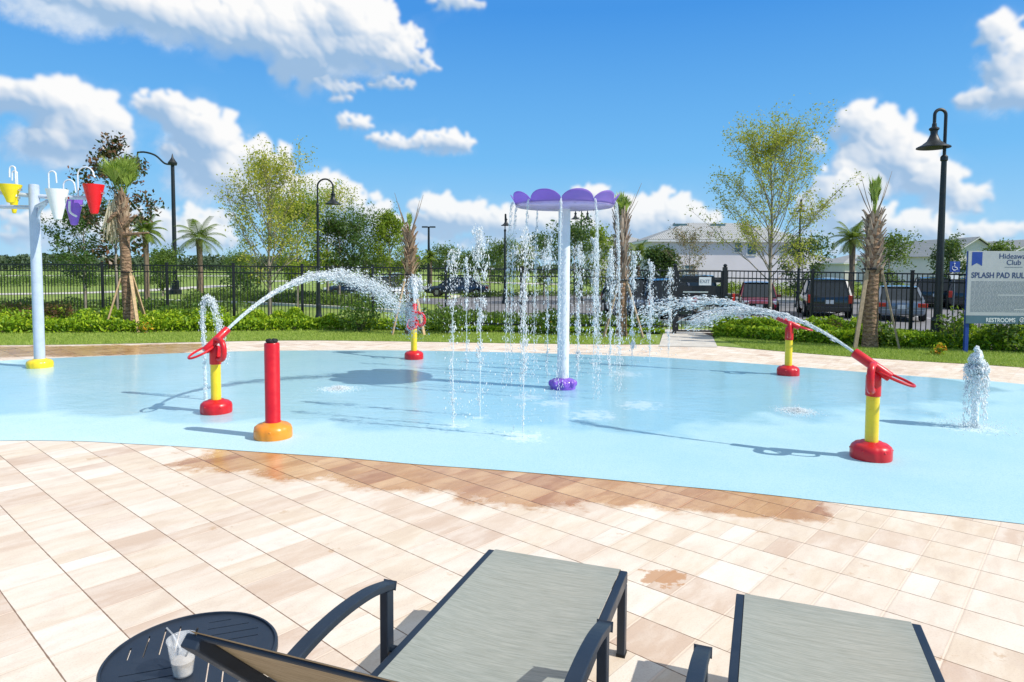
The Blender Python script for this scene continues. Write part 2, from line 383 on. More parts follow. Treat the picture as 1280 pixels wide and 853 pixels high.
# cumulus clouds: a far dome layer; every cloud is a heap of round puffs, sun and shade painted into its glowing colours
def make_clouds():
    rs = np.random.default_rng(5)
    U0, U1, V0, V1 = -1.02, 1.02, 0.0, 0.60
    step = 0.00150
    nu, nv = int((U1 - U0) / step), int((V1 - V0) / step)
    us = U0 + (np.arange(nu) + .5) * step; vs_ = V0 + (np.arange(nv) + .5) * step
    H = np.full((nv, nu), -1.0); Dn = np.zeros((nv, nu)); Bt = np.zeros((nv, nu))
    def vnoise(cell, seed, ax=1.0):
        r_ = np.random.default_rng(seed)
        gx, gy = us / (cell * ax), vs_ / cell
        gx = gx - gx.min(); gy = gy - gy.min()
        g_ = r_.random((int(gy.max()) + 3, int(gx.max()) + 3))
        ix, iy = gx.astype(int), gy.astype(int); fx, fy = gx - ix, gy - iy
        fx = fx ** 3 * (fx * (fx * 6 - 15) + 10); fy = fy ** 3 * (fy * (fy * 6 - 15) + 10)
        a = g_[iy][:, ix]; b = g_[iy][:, ix + 1]; c = g_[iy + 1][:, ix]; d = g_[iy + 1][:, ix + 1]
        return (a * (1 - fx) + b * fx) * (1 - fy)[:, None] + (c * (1 - fx) + d * fx) * fy[:, None]
    def fbm(cell, octs, seed, gain=.55, ax=1.0):
        o = np.zeros((nv, nu)); w_ = 1; t = 0
        for k in range(octs): o += w_ * vnoise(cell / 2 ** k, seed + k, ax); t += w_; w_ *= gain
        return o / t - .5
    def blur(A, r):
        for ax in (0, 1):
            for _ in range(2):
                c = np.cumsum(np.concatenate([np.repeat(np.take(A, [0], ax), r + 1, ax), A, np.repeat(np.take(A, [-1], ax), r, ax)], ax), ax)
                n_ = A.shape[ax]
                A = (np.take(c, np.arange(2 * r + 1, 2 * r + 1 + n_), ax) - np.take(c, np.arange(0, n_), ax)) / (2 * r + 1)
        return A
    heaps = []
    for (px, py, rx, ry) in puffs:
        u, v = dir_uv(px, py); u2, _ = dir_uv(px + rx, py); _, v2 = dir_uv(px, py - ry)
        heaps.append((u, v, abs(u2 - u) * 1.16, abs(v2 - v) * 1.2))
    # a low bank of small far clouds over the horizon and a few beyond the frame
    for k in range(60):
        u = rs.uniform(-1.0, 1.0); heaps.append((u, rs.uniform(.012, .055), rs.uniform(.02, .07), rs.uniform(.005, .013)))
    for (u, v, a, b) in [(-.9, .2, .12, .05), (-.85, .42, .15, .06), (.9, .12, .14, .05), (.95, .3, .1, .05), (-.75, .07, .12, .03)]:
        heaps.append((u, v, a, b))
    for (u, v, a, b) in heaps:
        m_ = min(a, b); n_ = int(min(150, 26 + 30 * a / b + 800 * m_))
        for k in range(n_):
            t = rs.uniform(0, 2 * PI); q = math.sqrt(rs.random()) * .92
            x = u + a * q * math.cos(t); y = v + b * q * math.sin(t) * (1 if math.sin(t) > 0 else .8)
            up_ = (y - v) / b
            r_ = m_ * rs.uniform(.16, .46) * (1.0 - .30 * q) * (1 if up_ > -.3 else 1.15)
            dep = (1 - q * q) ** .5 * m_ * .8
            i0, i1 = int((x - r_ - U0) / step), int((x + r_ - U0) / step) + 1; j0, j1 = int((y - r_ - V0) / step), int((y + r_ - V0) / step) + 1
            i0, i1, j0, j1 = max(0, i0), min(nu, i1), max(0, j0), min(nv, j1)
            if i1 <= i0 or j1 <= j0: continue
            d2 = ((us[i0:i1] - x) / r_)[None] ** 2 + ((vs_[j0:j1] - y) / r_)[:, None] ** 2
            ins = np.clip(1 - d2, 0, 1)
            h = np.where(d2 < 1, dep + r_ * np.sqrt(ins), -1)
            H[j0:j1, i0:i1] = np.maximum(H[j0:j1, i0:i1], h)
            Dn[j0:j1, i0:i1] += ins ** 1.5 * (1.0 if up_ > -.35 else .55)
            Bt[j0:j1, i0:i1] += ins * up_
    f1 = fbm(.05, 7, 40, .6); f2 = fbm(.016, 5, 60, .62)
    # ragged edges: shift the sampling a little by noise
    wx = (fbm(.03, 5, 80) * 14).astype(int) + (fbm(.010, 4, 81) * 8).astype(int); wy = (fbm(.03, 5, 90) * 14).astype(int) + (fbm(.010, 4, 91) * 8).astype(int)
    jj, ii = np.mgrid[0:nv, 0:nu]; jj = np.clip(jj + wy, 0, nv - 1); ii = np.clip(ii + wx, 0, nu - 1)
    H = H[jj, ii]; Dn = Dn[jj, ii]; Bt = Bt[jj, ii]
    Hs = np.maximum(H, 0)
    D = 1 - np.exp(-Dn * 1.1)
    low = np.clip(-blur(Bt, 3) / (blur(Dn, 3) + .2), 0, 1)          # 1 at the undersides
    dens_ = D + f2 * .55 + f1 * .45
    lo, hi = .30, .62 + .75 * low
    al = np.clip((dens_ - lo) / (hi - lo), 0, 1); al = al * al * (3 - 2 * al); al *= (D > .02)
    al = blur(al, 1)
    Hm = blur(Hs + f2 * .006 + f1 * .010, 1); Hl = blur(Hs, 9)
    def shade(A, k):
        gy, gx = np.gradient(A, step); n_ = np.sqrt(1 + (gx * k) ** 2 + (gy * k) ** 2)
        return (-gx * k * .62 - gy * k * .68 + .40) / n_
    sh = .46 * np.clip(shade(Hm, .75) + .15, 0, 1) + .42 * np.clip(shade(Hl, 1.3) + .25, 0, 1.1)
    up_ = np.clip(blur(Bt, 4) / (blur(Dn, 4) + .2) * .9 + .55, 0, 1)
    lit = np.clip(sh * 1.15 + up_ * .85 - .52, 0, 1)
    # thin vapour around
    hz_ = np.clip(fbm(.12, 6, 120, .55, 2.5) * 3 - .25, 0, 1) * np.clip((.14 - vs_) / .10, 0, 1)[:, None] * .55
    wisp = np.clip(blur(D, 14) - .10, 0, 1) * np.clip(f1 * 3 + .1, 0, 1) * .35
    S = np.zeros((nv, nu))
    for (px, py, rx, ry, k_) in [(55, 185, 75, 34, .9), (130, 185, 40, 28, .8), (255, 215, 52, 44, .95), (225, 190, 34, 30, .8), (300, 235, 40, 26, .7), (120, 20, 150, 34, .8), (420, 85, 90, 22, .8), (1110, 225, 80, 30, .95), (1060, 215, 50, 36, .9), (1180, 255, 60, 18, .8), (1110, 290, 90, 26, .7), (620, 300, 120, 18, .7), (800, 300, 80, 18, .7), (430, 285, 70, 22, .7), (230, 300, 70, 20, .7), (60, 300, 90, 18, .6), (1250, 95, 44, 50, .6), (540, 190, 50, 10, .6)]:
        u, v = dir_uv(px, py); u2, _ = dir_uv(px + rx, py); _, v2 = dir_uv(px, py - ry)
        q_ = np.sqrt(((us - u) / abs(u2 - u))[None] ** 2 + ((vs_ - v) / abs(v2 - v))[:, None] ** 2)
        S = np.maximum(S, np.clip(1.25 - q_, 0, 1) * k_)
    S = np.clip(S + f1 * .9 + f2 * .35 * (S > .02) - .12, 0, 1) * (S > 0); S = np.clip(S * 1.35, 0, 1); S = S * S * (3 - 2 * S) * .95
    thin = np.clip(np.maximum(hz_ + wisp, 0), 0, .7)
    c_hi, c_lo = np.array([1.0, 1.0, 1.0]), np.array([.34, .52, .76])
    colr = c_lo + (c_hi - c_lo) * lit[..., None]
    dist = np.clip(1 - vs_ / .16, 0, 1)[:, None, None] * .30
    colr = colr * (1 - dist) + np.array([.66, .82, .95]) * dist
    s_lit = np.clip(.25 + f1 * 1.6 + (blur(D, 10) * .25), 0, 1)[..., None]; scol = np.array([.30, .50, .78]) * (1 - s_lit) + np.array([.80, .88, .97]) * s_lit
    a_s = S; t_ = 1 - (1 - a_s) * (1 - thin)
    und = (scol * a_s[..., None] + np.array([.80, .90, .98]) * ((1 - a_s) * thin)[..., None]) / np.maximum(t_, 1e-4)[..., None]; thin = t_
    A2 = 1 - (1 - al) * (1 - thin)
    colr = (colr * al[..., None] + und * ((1 - al) * thin)[..., None]) / np.maximum(A2, 1e-4)[..., None]
    A2 *= np.clip(np.minimum(np.arange(nu), nu - 1 - np.arange(nu)) / 60, 0, 1)[None]
    A2 *= np.clip((nv - 1 - np.arange(nv)) / 20, 0, 1)[:, None]
    # mesh only where there is cloud
    RD = 2600.0
    uu, vv_ = np.meshgrid(us, vs_)
    X = np.sin(uu) * RD; Y = np.cos(uu) * RD; Z = vv_ * RD + CH
    use = A2 > .004
    q = use[:-1, :-1] | use[1:, :-1] | use[:-1, 1:] | use[1:, 1:]
    vid = np.zeros((nv, nu), bool); vid[:-1, :-1] |= q; vid[1:, :-1] |= q; vid[:-1, 1:] |= q; vid[1:, 1:] |= q
    idx = np.cumsum(vid.reshape(-1)).reshape(nv, nu) - 1
    P_ = np.stack([X[vid], Y[vid], Z[vid]], 1)
    jq, iq = np.nonzero(q)
    Fq = np.stack([idx[jq, iq], idx[jq, iq + 1], idx[jq + 1, iq + 1], idx[jq + 1, iq]], 1)
    me = bpy.data.meshes.new('sky'); me.vertices.add(len(P_)); me.vertices.foreach_set('co', P_.reshape(-1).astype(np.float32))
    me.loops.add(Fq.size); me.loops.foreach_set('vertex_index', Fq.reshape(-1).astype(np.int32))
    me.polygons.add(len(Fq)); me.polygons.foreach_set('loop_start', np.arange(0, Fq.size, 4, dtype=np.int32)); me.update(calc_edges=True)
    at_ = me.color_attributes.new('cloud', 'FLOAT_COLOR', 'POINT')
    at_.data.foreach_set('color', np.concatenate([colr[vid], A2[vid][:, None]], 1).reshape(-1).astype(np.float32))
    m = bpy.data.materials.new('cloud_vapour'); m.use_nodes = True; n = NT(m.node_tree); n.n.clear()
    a = n.new('ShaderNodeAttribute', attribute_name='cloud'); e = n.new('ShaderNodeEmission', {0: a.outputs['Color'], 1: 0.98})
    t = n.new('ShaderNodeBsdfTransparent'); mx = n.new('ShaderNodeMixShader', {0: a.outputs['Alpha'], 1: t.outputs[0], 2: e.outputs[0]})
    o = n.new('ShaderNodeOutputMaterial', {0: mx.outputs[0]}); m.cycles.emission_sampling = 'NONE'
    me.materials.append(m)
    ob = bpy.data.objects.new('sky', me); col.objects.link(ob); ob['kind'] = 'structure'
make_clouds()
w.cycles.sampling_method = 'MANUAL'; w.cycles.sample_map_resolution = 512

sun = bpy.data.lights.new("sun", 'SUN'); sun.energy = 4.9; sun.angle = R(0.5); sun.color = (1.0, 0.95, 0.86)
so = new_obj("sun", sun)
sd = Vector((0.944 * math.cos(SUN_EL), -0.327 * math.cos(SUN_EL), math.sin(SUN_EL)))
so.rotation_euler = sd.to_track_quat('Z', 'Y').to_euler(); so.location = sd * 50

# ------------------------------------------------------------------ ground materials
def lawn_mat():
    m, nt, b = new_mat('lawn')
    p = geo(nt)
    n = nt.noise(p, 0.35, 4, 0.6); n2 = nt.noise(p, 3.5, 4, 0.7); n3 = nt.noise(p, 40, 2, 0.6)
    c = nt.ramp(n, [(0.3, (0.17, 0.26, 0.035)), (0.5, (0.26, 0.36, 0.055)), (0.7, (0.34, 0.40, 0.09))])
    c = nt.mix(nt.math('MULTIPLY', nt.mapr(n2, 0.4, 0.75), 0.5), c, (0.07, 0.13, 0.02, 1))
    c = nt.mix(nt.math('MULTIPLY', nt.mapr(n3, 0.4, 0.7), 0.5), c, (0.09, 0.14, 0.02, 1))
    lnk(nt, c, b, 'Base Color'); b.inputs['Roughness'].default_value = 0.95
    lnk(nt, bump(nt, n3, 0.6, 0.05), b, 'Normal'); return m
M['lawn'] = lawn_mat()
def mulch_mat():
    m, nt, b = new_mat('mulch'); p = geo(nt)
    n = nt.noise(p, 28, 4, 0.7)
    lnk(nt, nt.mix(nt.mapr(n, 0.35, 0.65), (0.03, 0.022, 0.014, 1), (0.14, 0.085, 0.05, 1)), b, 'Base Color')
    b.inputs['Roughness'].default_value = 0.95; lnk(nt, bump(nt, n, 0.8, 0.03), b, 'Normal'); return m
M['mulch'] = mulch_mat()
def asphalt_mat():
    m, nt, b = new_mat('asphalt'); p = geo(nt)
    n = nt.noise(p, 0.5, 4, 0.6); n2 = nt.noise(p, 60, 2)
    c = nt.mix(nt.mapr(n, 0.3, 0.7), (0.13, 0.125, 0.13, 1), (0.21, 0.20, 0.205, 1))
    c = nt.mix(nt.math('MULTIPLY', n2, 0.3), c, (0.3, 0.3, 0.3, 1))
    lnk(nt, c, b, 'Base Color'); b.inputs['Roughness'].default_value = 0.85; return m
M['asphalt'] = asphalt_mat()
PA = R(-41.7); PITCHP = 0.2985
def paver_mat():
    m, nt, b = new_mat('pavers')
    p = geo(nt)
    s = nt.new('ShaderNodeSeparateXYZ', {0: p})
    ca, sa = math.cos(PA), math.sin(PA)
    a = nt.math('ADD', nt.math('MULTIPLY', s.outputs[0], ca), nt.math('MULTIPLY', s.outputs[1], sa))
    c_ = nt.math('ADD', nt.math('MULTIPLY', s.outputs[0], -sa), nt.math('MULTIPLY', s.outputs[1], ca))
    A = nt.math('DIVIDE', nt.math('ADD', a, 1.371 + 50 * PITCHP), PITCHP)
    B = nt.math('DIVIDE', nt.math('ADD', c_, -1.373 + 50 * PITCHP), PITCHP)
    fa, fb = nt.math('FLOOR', A), nt.math('FLOOR', B)
    ra, rb = nt.math('SUBTRACT', A, fa), nt.math('SUBTRACT', B, fb)
    # cells: whole slabs, some of them split into two half slabs
    cell = nt.new('ShaderNodeCombineXYZ', {0: fa, 1: fb, 2: 0.0}).outputs[0]
    w0 = nt.new('ShaderNodeTexWhiteNoise', {0: cell}, noise_dimensions='3D')
    split = nt.math('GREATER_THAN', w0.outputs[0], 0.72)
    half = nt.math('MULTIPLY', split, nt.math('GREATER_THAN', ra, 0.5))
    cell2 = nt.new('ShaderNodeCombineXYZ', {0: nt.math('ADD', fa, nt.math('MULTIPLY', half, 0.5)), 1: fb, 2: 3.0}).outputs[0]
    wn = nt.new('ShaderNodeTexWhiteNoise', {0: cell2}, noise_dimensions='3D')
    wc = nt.new('ShaderNodeSeparateXYZ', {0: wn.outputs[1]})
    # streaks of blended colour run across each slab, shifted slab by slab
    warp = nt.noise(p, 5.0, 3, 0.55)
    sv = nt.new('ShaderNodeCombineXYZ', {0: nt.math('MULTIPLY_ADD', warp, 0.8, nt.math('MULTIPLY', A, 2.2)), 1: nt.math('MULTIPLY_ADD', wc.outputs[0], 37.0, nt.math('MULTIPLY', B, 0.55)), 2: nt.math('MULTIPLY', wc.outputs[1], 19.0)}).outputs[0]
    st = nt.noise(sv, 1.0, 5, 0.62)
    blot = nt.noise(nt.vmath('ADD', p, nt.vmath('MULTIPLY', wn.outputs[1], (9, 9, 9))), 7.0, 4, 0.6)
    base = nt.ramp(wc.outputs[2], [(0.0, (0.74, 0.64, 0.52)), (0.25, (0.82, 0.76, 0.68)), (0.5, (0.76, 0.67, 0.55)), (0.7, (0.86, 0.82, 0.76)), (0.88, (0.72, 0.61, 0.51)), (1.0, (0.64, 0.51, 0.42))])
    c = nt.mix(nt.math('MULTIPLY', nt.mapr(st, 0.46, 0.78), 0.34), base, (0.58, 0.44, 0.34, 1))
    c = nt.mix(nt.math('MULTIPLY', nt.mapr(st, 0.60, 0.32), 0.45), c, (0.90, 0.88, 0.83, 1))
    c = nt.mix(nt.math('MULTIPLY', nt.mapr(blot, 0.50, 0.74), 0.30), c, (0.62, 0.52, 0.46, 1))
    fine = nt.noise(p, 110, 3, 0.7)
    c = nt.mix(nt.math('MULTIPLY', nt.mapr(fine, 0.48, 0.72), 0.24), c, (0.36, 0.28, 0.22, 1))
    big = nt.noise(p, 0.7, 3, 0.6)
    c = nt.mix(nt.math('MULTIPLY', nt.mapr(big, 0.45, 0.75), 0.22), c, (0.55, 0.42, 0.32, 1))
    # joints, worn and uneven in width
    ja = nt.math('MULTIPLY', nt.math('MINIMUM', ra, nt.math('SUBTRACT', 1.0, ra)), PITCHP)
    jb = nt.math('MULTIPLY', nt.math('MINIMUM', rb, nt.math('SUBTRACT', 1.0, rb)), PITCHP)
    jh = nt.math('ADD', nt.math('MULTIPLY', nt.math('ABSOLUTE', nt.math('SUBTRACT', ra, 0.5)), PITCHP), nt.math('MULTIPLY', nt.math('SUBTRACT', 1.0, split), 1.0))
    jn = nt.noise(p, 22, 2, 0.6)
    wdt = nt.math('MULTIPLY_ADD', jn, 0.0045, 0.0006)
    jl = nt.math('MULTIPLY', nt.mapr(nt.math('DIVIDE', ja, wdt), 2.0, 1.0), 0.85)   # sandy joints
    jd = nt.mapr(nt.math('DIVIDE', jb, wdt), 1.35, 0.75)                                                         # open dark joints
    jhh = nt.math('MULTIPLY', nt.math('LESS_THAN', jh, nt.math('MULTIPLY', wdt, 0.6)), 0.4)
    # wet areas (damp stone is darker and shines)
    def seg(p0, p1, wid):
        d = (p1 - p0); L = d.length; d = d / L; nn = Vector((-d.y, d.x, 0))
        t = nt.vmath('DOT_PRODUCT', nt.vmath('SUBTRACT', p, p0), d)
        q = nt.math('ABSOLUTE', nt.vmath('DOT_PRODUCT', nt.vmath('SUBTRACT', p, p0), nn))
        ends = nt.math('MAXIMUM', nt.math('MULTIPLY', t, -1.0), nt.math('SUBTRACT', t, L))
        return nt.math('DIVIDE', nt.math('MAXIMUM', nt.math('MAXIMUM', ends, 0.0), q), wid)
    wnz = nt.noise(p, 2.4, 5, 0.65)
    wd = nt.math('MINIMUM', seg(G(370, 562), G(640, 588), 0.82), seg(G(600, 588), G(920, 612), 0.62))
    wd = nt.math('MINIMUM', wd, seg(G(-60, 441), G(190, 437), 1.0))
    wd = nt.math('ADD', wd, nt.math('MULTIPLY', nt.math('SUBTRACT', wnz, 0.5), 1.0))
    wd = nt.math('ADD', wd, nt.math('MULTIPLY', nt.math('SUBTRACT', nt.noise(p, 14, 4, 0.7), 0.5), 0.35))
    wet = nt.mapr(wd, 1.06, 0.84)
    # an orange-brown stain where water dried
    sd_ = nt.vmath('LENGTH', nt.vmath('MULTIPLY', nt.vmath('SUBTRACT', p, G(828, 722)), (7.5, 8.5, 0)))
    stain = nt.mapr(nt.math('ADD', sd_, nt.math('MULTIPLY', nt.math('SUBTRACT', nt.noise(p, 12, 4, 0.6), 0.5), 2.4)), 1.0, 0.75)
    c = nt.mix(nt.math('MULTIPLY', stain, 0.75), c, (0.50, 0.25, 0.10, 1))
    sp2 = nt.mapr(nt.noise(p, 3.3, 5, 0.7), 0.64, 0.70)
    c = nt.mix(nt.math('MULTIPLY', sp2, 0.5), c, (0.50, 0.31, 0.15, 1))
    edg = nt.math('MULTIPLY', nt.mapr(ja, 0.016, 0.004), 0.22)
    c = nt.mix(edg, c, (0.40, 0.27, 0.20, 1))
    c = nt.mix(jl, c, (0.86, 0.74, 0.63, 1))
    c = nt.mix(jd, c, (0.26, 0.18, 0.13, 1))
    c = nt.mix(jhh, c, (0.3, 0.23, 0.18, 1))
    wetc = nt.mix(1.0, nt.mix(1.0, c, c, 'MULTIPLY'), (1.05, 0.78, 0.50, 1), 'MULTIPLY')
    c = nt.mix(wet, c, wetc)
    c = nt.mix(1.0, c, (0.90, 0.845, 0.79, 1), 'MULTIPLY')
    lnk(nt, c, b, 'Base Color')
    lnk(nt, nt.math('MULTIPLY_ADD', wet, -0.62, 0.80), b, 'Roughness')
    b.inputs['Specular IOR Level'].default_value = 0.35
    hh = nt.math('SUBTRACT', nt.math('MULTIPLY', fine, 0.35), nt.math('ADD', nt.math('MULTIPLY', jd, 0.8), nt.math('MULTIPLY', jl, 0.4)))
    nt.l.new(bump(nt, hh, 0.5, 0.004), b.inputs['Normal'])
    return m
M['pavers'] = paver_mat()
def pad_mat():
    m, nt, b = new_mat('splash_pad_surface')
    p = geo(nt)
    n = nt.noise(p, 1.0, 4, 0.6); f = nt.noise(p, 95, 3, 0.75); f2 = nt.noise(p, 28, 3, 0.6)
    c = nt.mix(nt.mapr(n, 0.3, 0.7), (0.45, 0.655, 0.70, 1), (0.52, 0.70, 0.735, 1))
    c = nt.mix(nt.math('MULTIPLY', nt.mapr(f, 0.50, 0.70), 0.7), c, (0.27, 0.50, 0.58, 1))
    c = nt.mix(nt.math('MULTIPLY', nt.mapr(f, 0.50, 0.28), 0.45), c, (0.68, 0.80, 0.82, 1))
    xs_ = nt.new('ShaderNodeSeparateXYZ', {0: p}).outputs[0]
    worn = nt.mapr(nt.math('ADD', xs_, nt.math('MULTIPLY', nt.math('SUBTRACT', n, 0.5), 5.0)), -4.5, 1.5)
    c = nt.mix(worn, c, nt.mix(1.0, c, (0.78, 0.87, 0.91, 1), 'MULTIPLY'))
    q = nt.vmath('MULTIPLY', nt.vmath('SUBTRACT', p, (-0.6, 11.6, 0)), (1 / 8.6, 1 / 4.6, 0))
    wd = nt.math('ADD', nt.vmath('LENGTH', q), nt.math('MULTIPLY', nt.math('SUBTRACT', nt.noise(p, 0.9, 3, 0.5), 0.5), 0.55))
    q2 = nt.vmath('LENGTH', nt.vmath('MULTIPLY', nt.vmath('SUBTRACT', p, (-9.5, 9.3, 0)), (1 / 4.5, 1 / 2.6, 0)))
    wd = nt.math('MINIMUM', wd, nt.math('ADD', q2, nt.math('MULTIPLY', nt.math('SUBTRACT', nt.noise(p, 0.7, 2, 0.5), 0.5), 0.4)))
    wet = nt.mapr(wd, 1.03, 0.93)
    c = nt.mix(nt.math('MULTIPLY', wet, 0.75), c, nt.mix(1.0, c, (0.74, 0.90, 0.97, 1), 'MULTIPLY'))
    # froth where the jets land
    fo = None
    for (px, py, r) in [(423, 487, 0.16), (996, 515, 0.2), (600, 522, 0.16), (655, 547, 0.35), (567, 533, 0.2), (1218, 536, 0.4), (660, 497, 0.35), (690, 505, 0.3), (800, 507, 0.45), (780, 468, 0.5), (742, 520, 0.45)]:
        g0 = G(px, py)
        d = nt.vmath('LENGTH', nt.vmath('MULTIPLY', nt.vmath('SUBTRACT', p, g0), (1 / r, 1 / r, 0)))
        fo = d if fo is None else nt.math('MINIMUM', fo, d)
    fn = nt.noise(p, 9, 4, 0.7)
    foam = nt.mapr(nt.math('ADD', fo, nt.math('MULTIPLY', nt.math('SUBTRACT', fn, 0.5), 3.0)), 0.75, 0.15)
    c = nt.mix(nt.math('MULTIPLY', foam, 0.42), c, (0.82, 0.90, 0.92, 1))
    lnk(nt, c, b, 'Base Color')
    lnk(nt, nt.math('MULTIPLY_ADD', wet, -0.30, 0.62), b, 'Roughness')
    b.inputs['IOR'].default_value = 1.33
    pr = nt.vmath('MULTIPLY', p, (1, 2.2, 1))
    rip = nt.noise(pr, 2.3, 3, 0.5, 1.0); rip2 = nt.noise(pr, 9.0, 2, 0.5, 0.6)
    wv = nt.math('MULTIPLY', nt.math('ADD', rip, nt.math('MULTIPLY', rip2, 0.28)), wet)
    b1 = nt.new('ShaderNodeBump', {'Height': nt.math('MULTIPLY', f, 0.4), 'Strength': 0.35, 'Distance': 0.004})
    b2 = nt.new('ShaderNodeBump', {'Height': wv, 'Strength': 0.3, 'Distance': 0.02, 'Normal': b1.outputs[0]})
    nt.l.new(b2.outputs[0], b.inputs['Normal'])
    nt.l.new(nt.math('MULTIPLY', wet, 0.45), b.inputs['Coat Weight']); b.inputs['Coat Roughness'].default_value = 0.05; b.inputs['Coat IOR'].default_value = 1.33
    b3 = nt.new('ShaderNodeBump', {'Height': wv, 'Strength': 0.4, 'Distance': 0.018})
    nt.l.new(b3.outputs[0], b.inputs['Coat Normal'])
    return m
M['pad'] = pad_mat()

# ------------------------------------------------------------------ terrain
fence_px = [(-300, 21.6), (-150, 20.6), (103, 19.8), (277, 19.2), (458, 18.6), (648, 18.1), (844, 17.9), (904, 17.8), (1011, 16.9), (1125, 15.8), (1300, 14.6), (1600, 13.4)]
FP = []
for px, D in fence_px:
    v = P(px, 380, D); FP.append(Vector((v.x, D, 0)))
def fence_y(x):
    if x <= FP[0].x: return FP[0].y
    for a, b_ in zip(FP, FP[1:]):
        if a.x <= x <= b_.x: return a.y + (b_.y - a.y) * (x - a.x) / (b_.x - a.x)
    return FP[-1].y
LOW = -0.43
def ground_z(x, y):
    d = y - fence_y(x) - 0.5
    t = min(1, max(0, d / 3.5)); return -0.012 + (LOW + 0.012) * t * t * (3 - 2 * t)
xs = sorted(set([-2500, -1200, -600, -300, -150, -80, -50] + [i * 1.0 for i in range(-40, 41)] + [50, 80, 150, 300, 600, 1200, 2500]))
ys = sorted(set([-60, -30, -10, 0] + [5 + i * 2.0 for i in range(4)] + [12 + i * 0.5 for i in range(32)] + [30, 35, 45, 60, 90, 150, 300, 600, 1200, 3000]))
vs = [(x, y, ground_z(x, y)) for y in ys for x in xs]
nx = len(xs)
mb = MB(); mb.add(vs, [(j * nx + i, j * nx + i + 1, (j + 1) * nx + i + 1, (j + 1) * nx + i) for j in range(len(ys) - 1) for i in range(nx - 1)])
mb.build('ground', M['lawn'], smooth=True)['kind'] = 'structure'

# deck (pavers), far edge follows the lawn strip
far_edge = [(-350, 440), (-150, 434), (0, 432), (100, 431), (200, 429), (320, 426.5), (400, 426), (520, 427.5), (640, 429.5), (760, 431), (825, 431), (888, 432), (1024, 443.5), (1150, 452), (1280, 460), (1500, 480), (1800, 510)]
fe = smooth_curve([G(*p) for p in far_edge], 6)
deck = [Vector((-22, -8, 0)), Vector((22, -8, 0))] + list(reversed(fe))
poly_sheet('paved_deck', deck, 0.0, M['pavers'])
near = [(-420, 590), (-300, 570), (-150, 556), (0, 551.5), (95, 552), (155, 555), (230, 559), (300, 564), (430, 573), (520, 581), (620, 588), (720, 596.5), (833, 607), (940, 617), (1061, 631), (1186, 645), (1280, 656), (1420, 674), (1620, 700), (1850, 690)]
farp = [(1900, 620), (1700, 560), (1500, 512), (1280, 481), (1180, 473.5), (1070, 465), (971, 457), (860, 449.5), (800, 446), (640, 441), (500, 438.5), (420, 438.5), (330, 439), (250, 441), (130, 445.5), (60, 448.5), (0, 451.5), (-150, 461), (-320, 476), (-480, 505), (-500, 550)]
pad_pts = smooth_curve([G(*p) for p in near + farp + [near[0]]], 6)[:-1]
poly_sheet('splash_pad', pad_pts, 0.004, M['pad'])
# walkway to the gate
wk = [G(820, 431.5), G(892, 432.5), G(906, 415), G(842, 415)]
wk = [Vector((wk[0].x, wk[0].y - 0.3, 0)), Vector((wk[1].x, wk[1].y - 0.3, 0)), Vector((FP[7].x, FP[7].y + 1.2, 0)), Vector((FP[6].x, FP[6].y + 1.2, 0))]
poly_sheet('walkway', wk, 0.008, M['concrete'])
# lawn strips + mulch bed under the hedge
hedge_base_L = [(-350, 425), (-150, 420), (0, 417.5), (160, 416.5), (320, 414.5), (480, 413.5), (640, 414), (825, 416)]
hedge_base_R = [(893, 422), (1024, 431), (1188, 437.5), (1280, 442), (1500, 458), (1800, 480)]
feL = smooth_curve([G(*p) for p in far_edge if p[0] <= 825], 6); feR = smooth_curve([G(*p) for p in far_edge if p[0] >= 888], 6)
hbL = smooth_curve([G(*p) for p in hedge_base_L], 6); hbR = smooth_curve([G(*p) for p in hedge_base_R], 6)
poly_sheet('lawn_strip', feL + list(reversed(hbL)), 0.006, M['lawn'])
poly_sheet('lawn_strip', feR + list(reversed(hbR)), 0.006, M['lawn'])
def bed(hb):
    top = [Vector((p.x, fence_y(p.x) + 0.25, 0)) for p in hb]
    return hb + list(reversed(top))
poly_sheet('planting_bed', bed(hbL), 0.010, M['mulch'])
poly_sheet('planting_bed', bed(hbR), 0.010, M['mulch'])
# grass blades on the strips
def pts_between(A, B, n):
    """random points in the ribbon between two polylines (sampled by x)"""
    ax = np.array([p.x for p in A]); ay = np.array([p.y for p in A]); bx = np.array([p.x for p in B]); by = np.array([p.y for p in B])
    x = rng.uniform(max(ax.min(), bx.min(), -16), min(ax.max(), bx.max(), 13), n)
    lo = np.interp(x, ax, ay); hi = np.interp(x, bx, by)
    return x, lo + (hi - lo) * rng.random(n)
def blades(A, B, n, h, name, label):
    x, y = pts_between(A, B, n)
    hh = h * rng.uniform(0.5, 1.2, n); a = rng.uniform(0, 2 * PI, n); l = rng.normal(0, 0.5, (n, 2)) * hh[:, None]
    wv = 0.006
    v = np.zeros((n, 3, 3))
    v[:, 0] = np.stack([x - wv * np.cos(a), y - wv * np.sin(a), np.full(n, 0.004)], 1)
    v[:, 1] = np.stack([x + wv * np.cos(a), y + wv * np.sin(a), np.full(n, 0.004)], 1)
    v[:, 2] = np.stack([x + l[:, 0], y + l[:, 1], hh], 1)
    o = np_mesh(name, v, 3, M['grass']); tag(o, label, 'grass', kind='stuff')
blades(feL, hbL, 60000, 0.06, 'mown_grass', 'strip of short mown grass in front of the hedge left of the gate')
blades(feR, hbR, 34000, 0.06, 'mown_grass', 'strip of short mown grass in front of the hedge right of the gate')

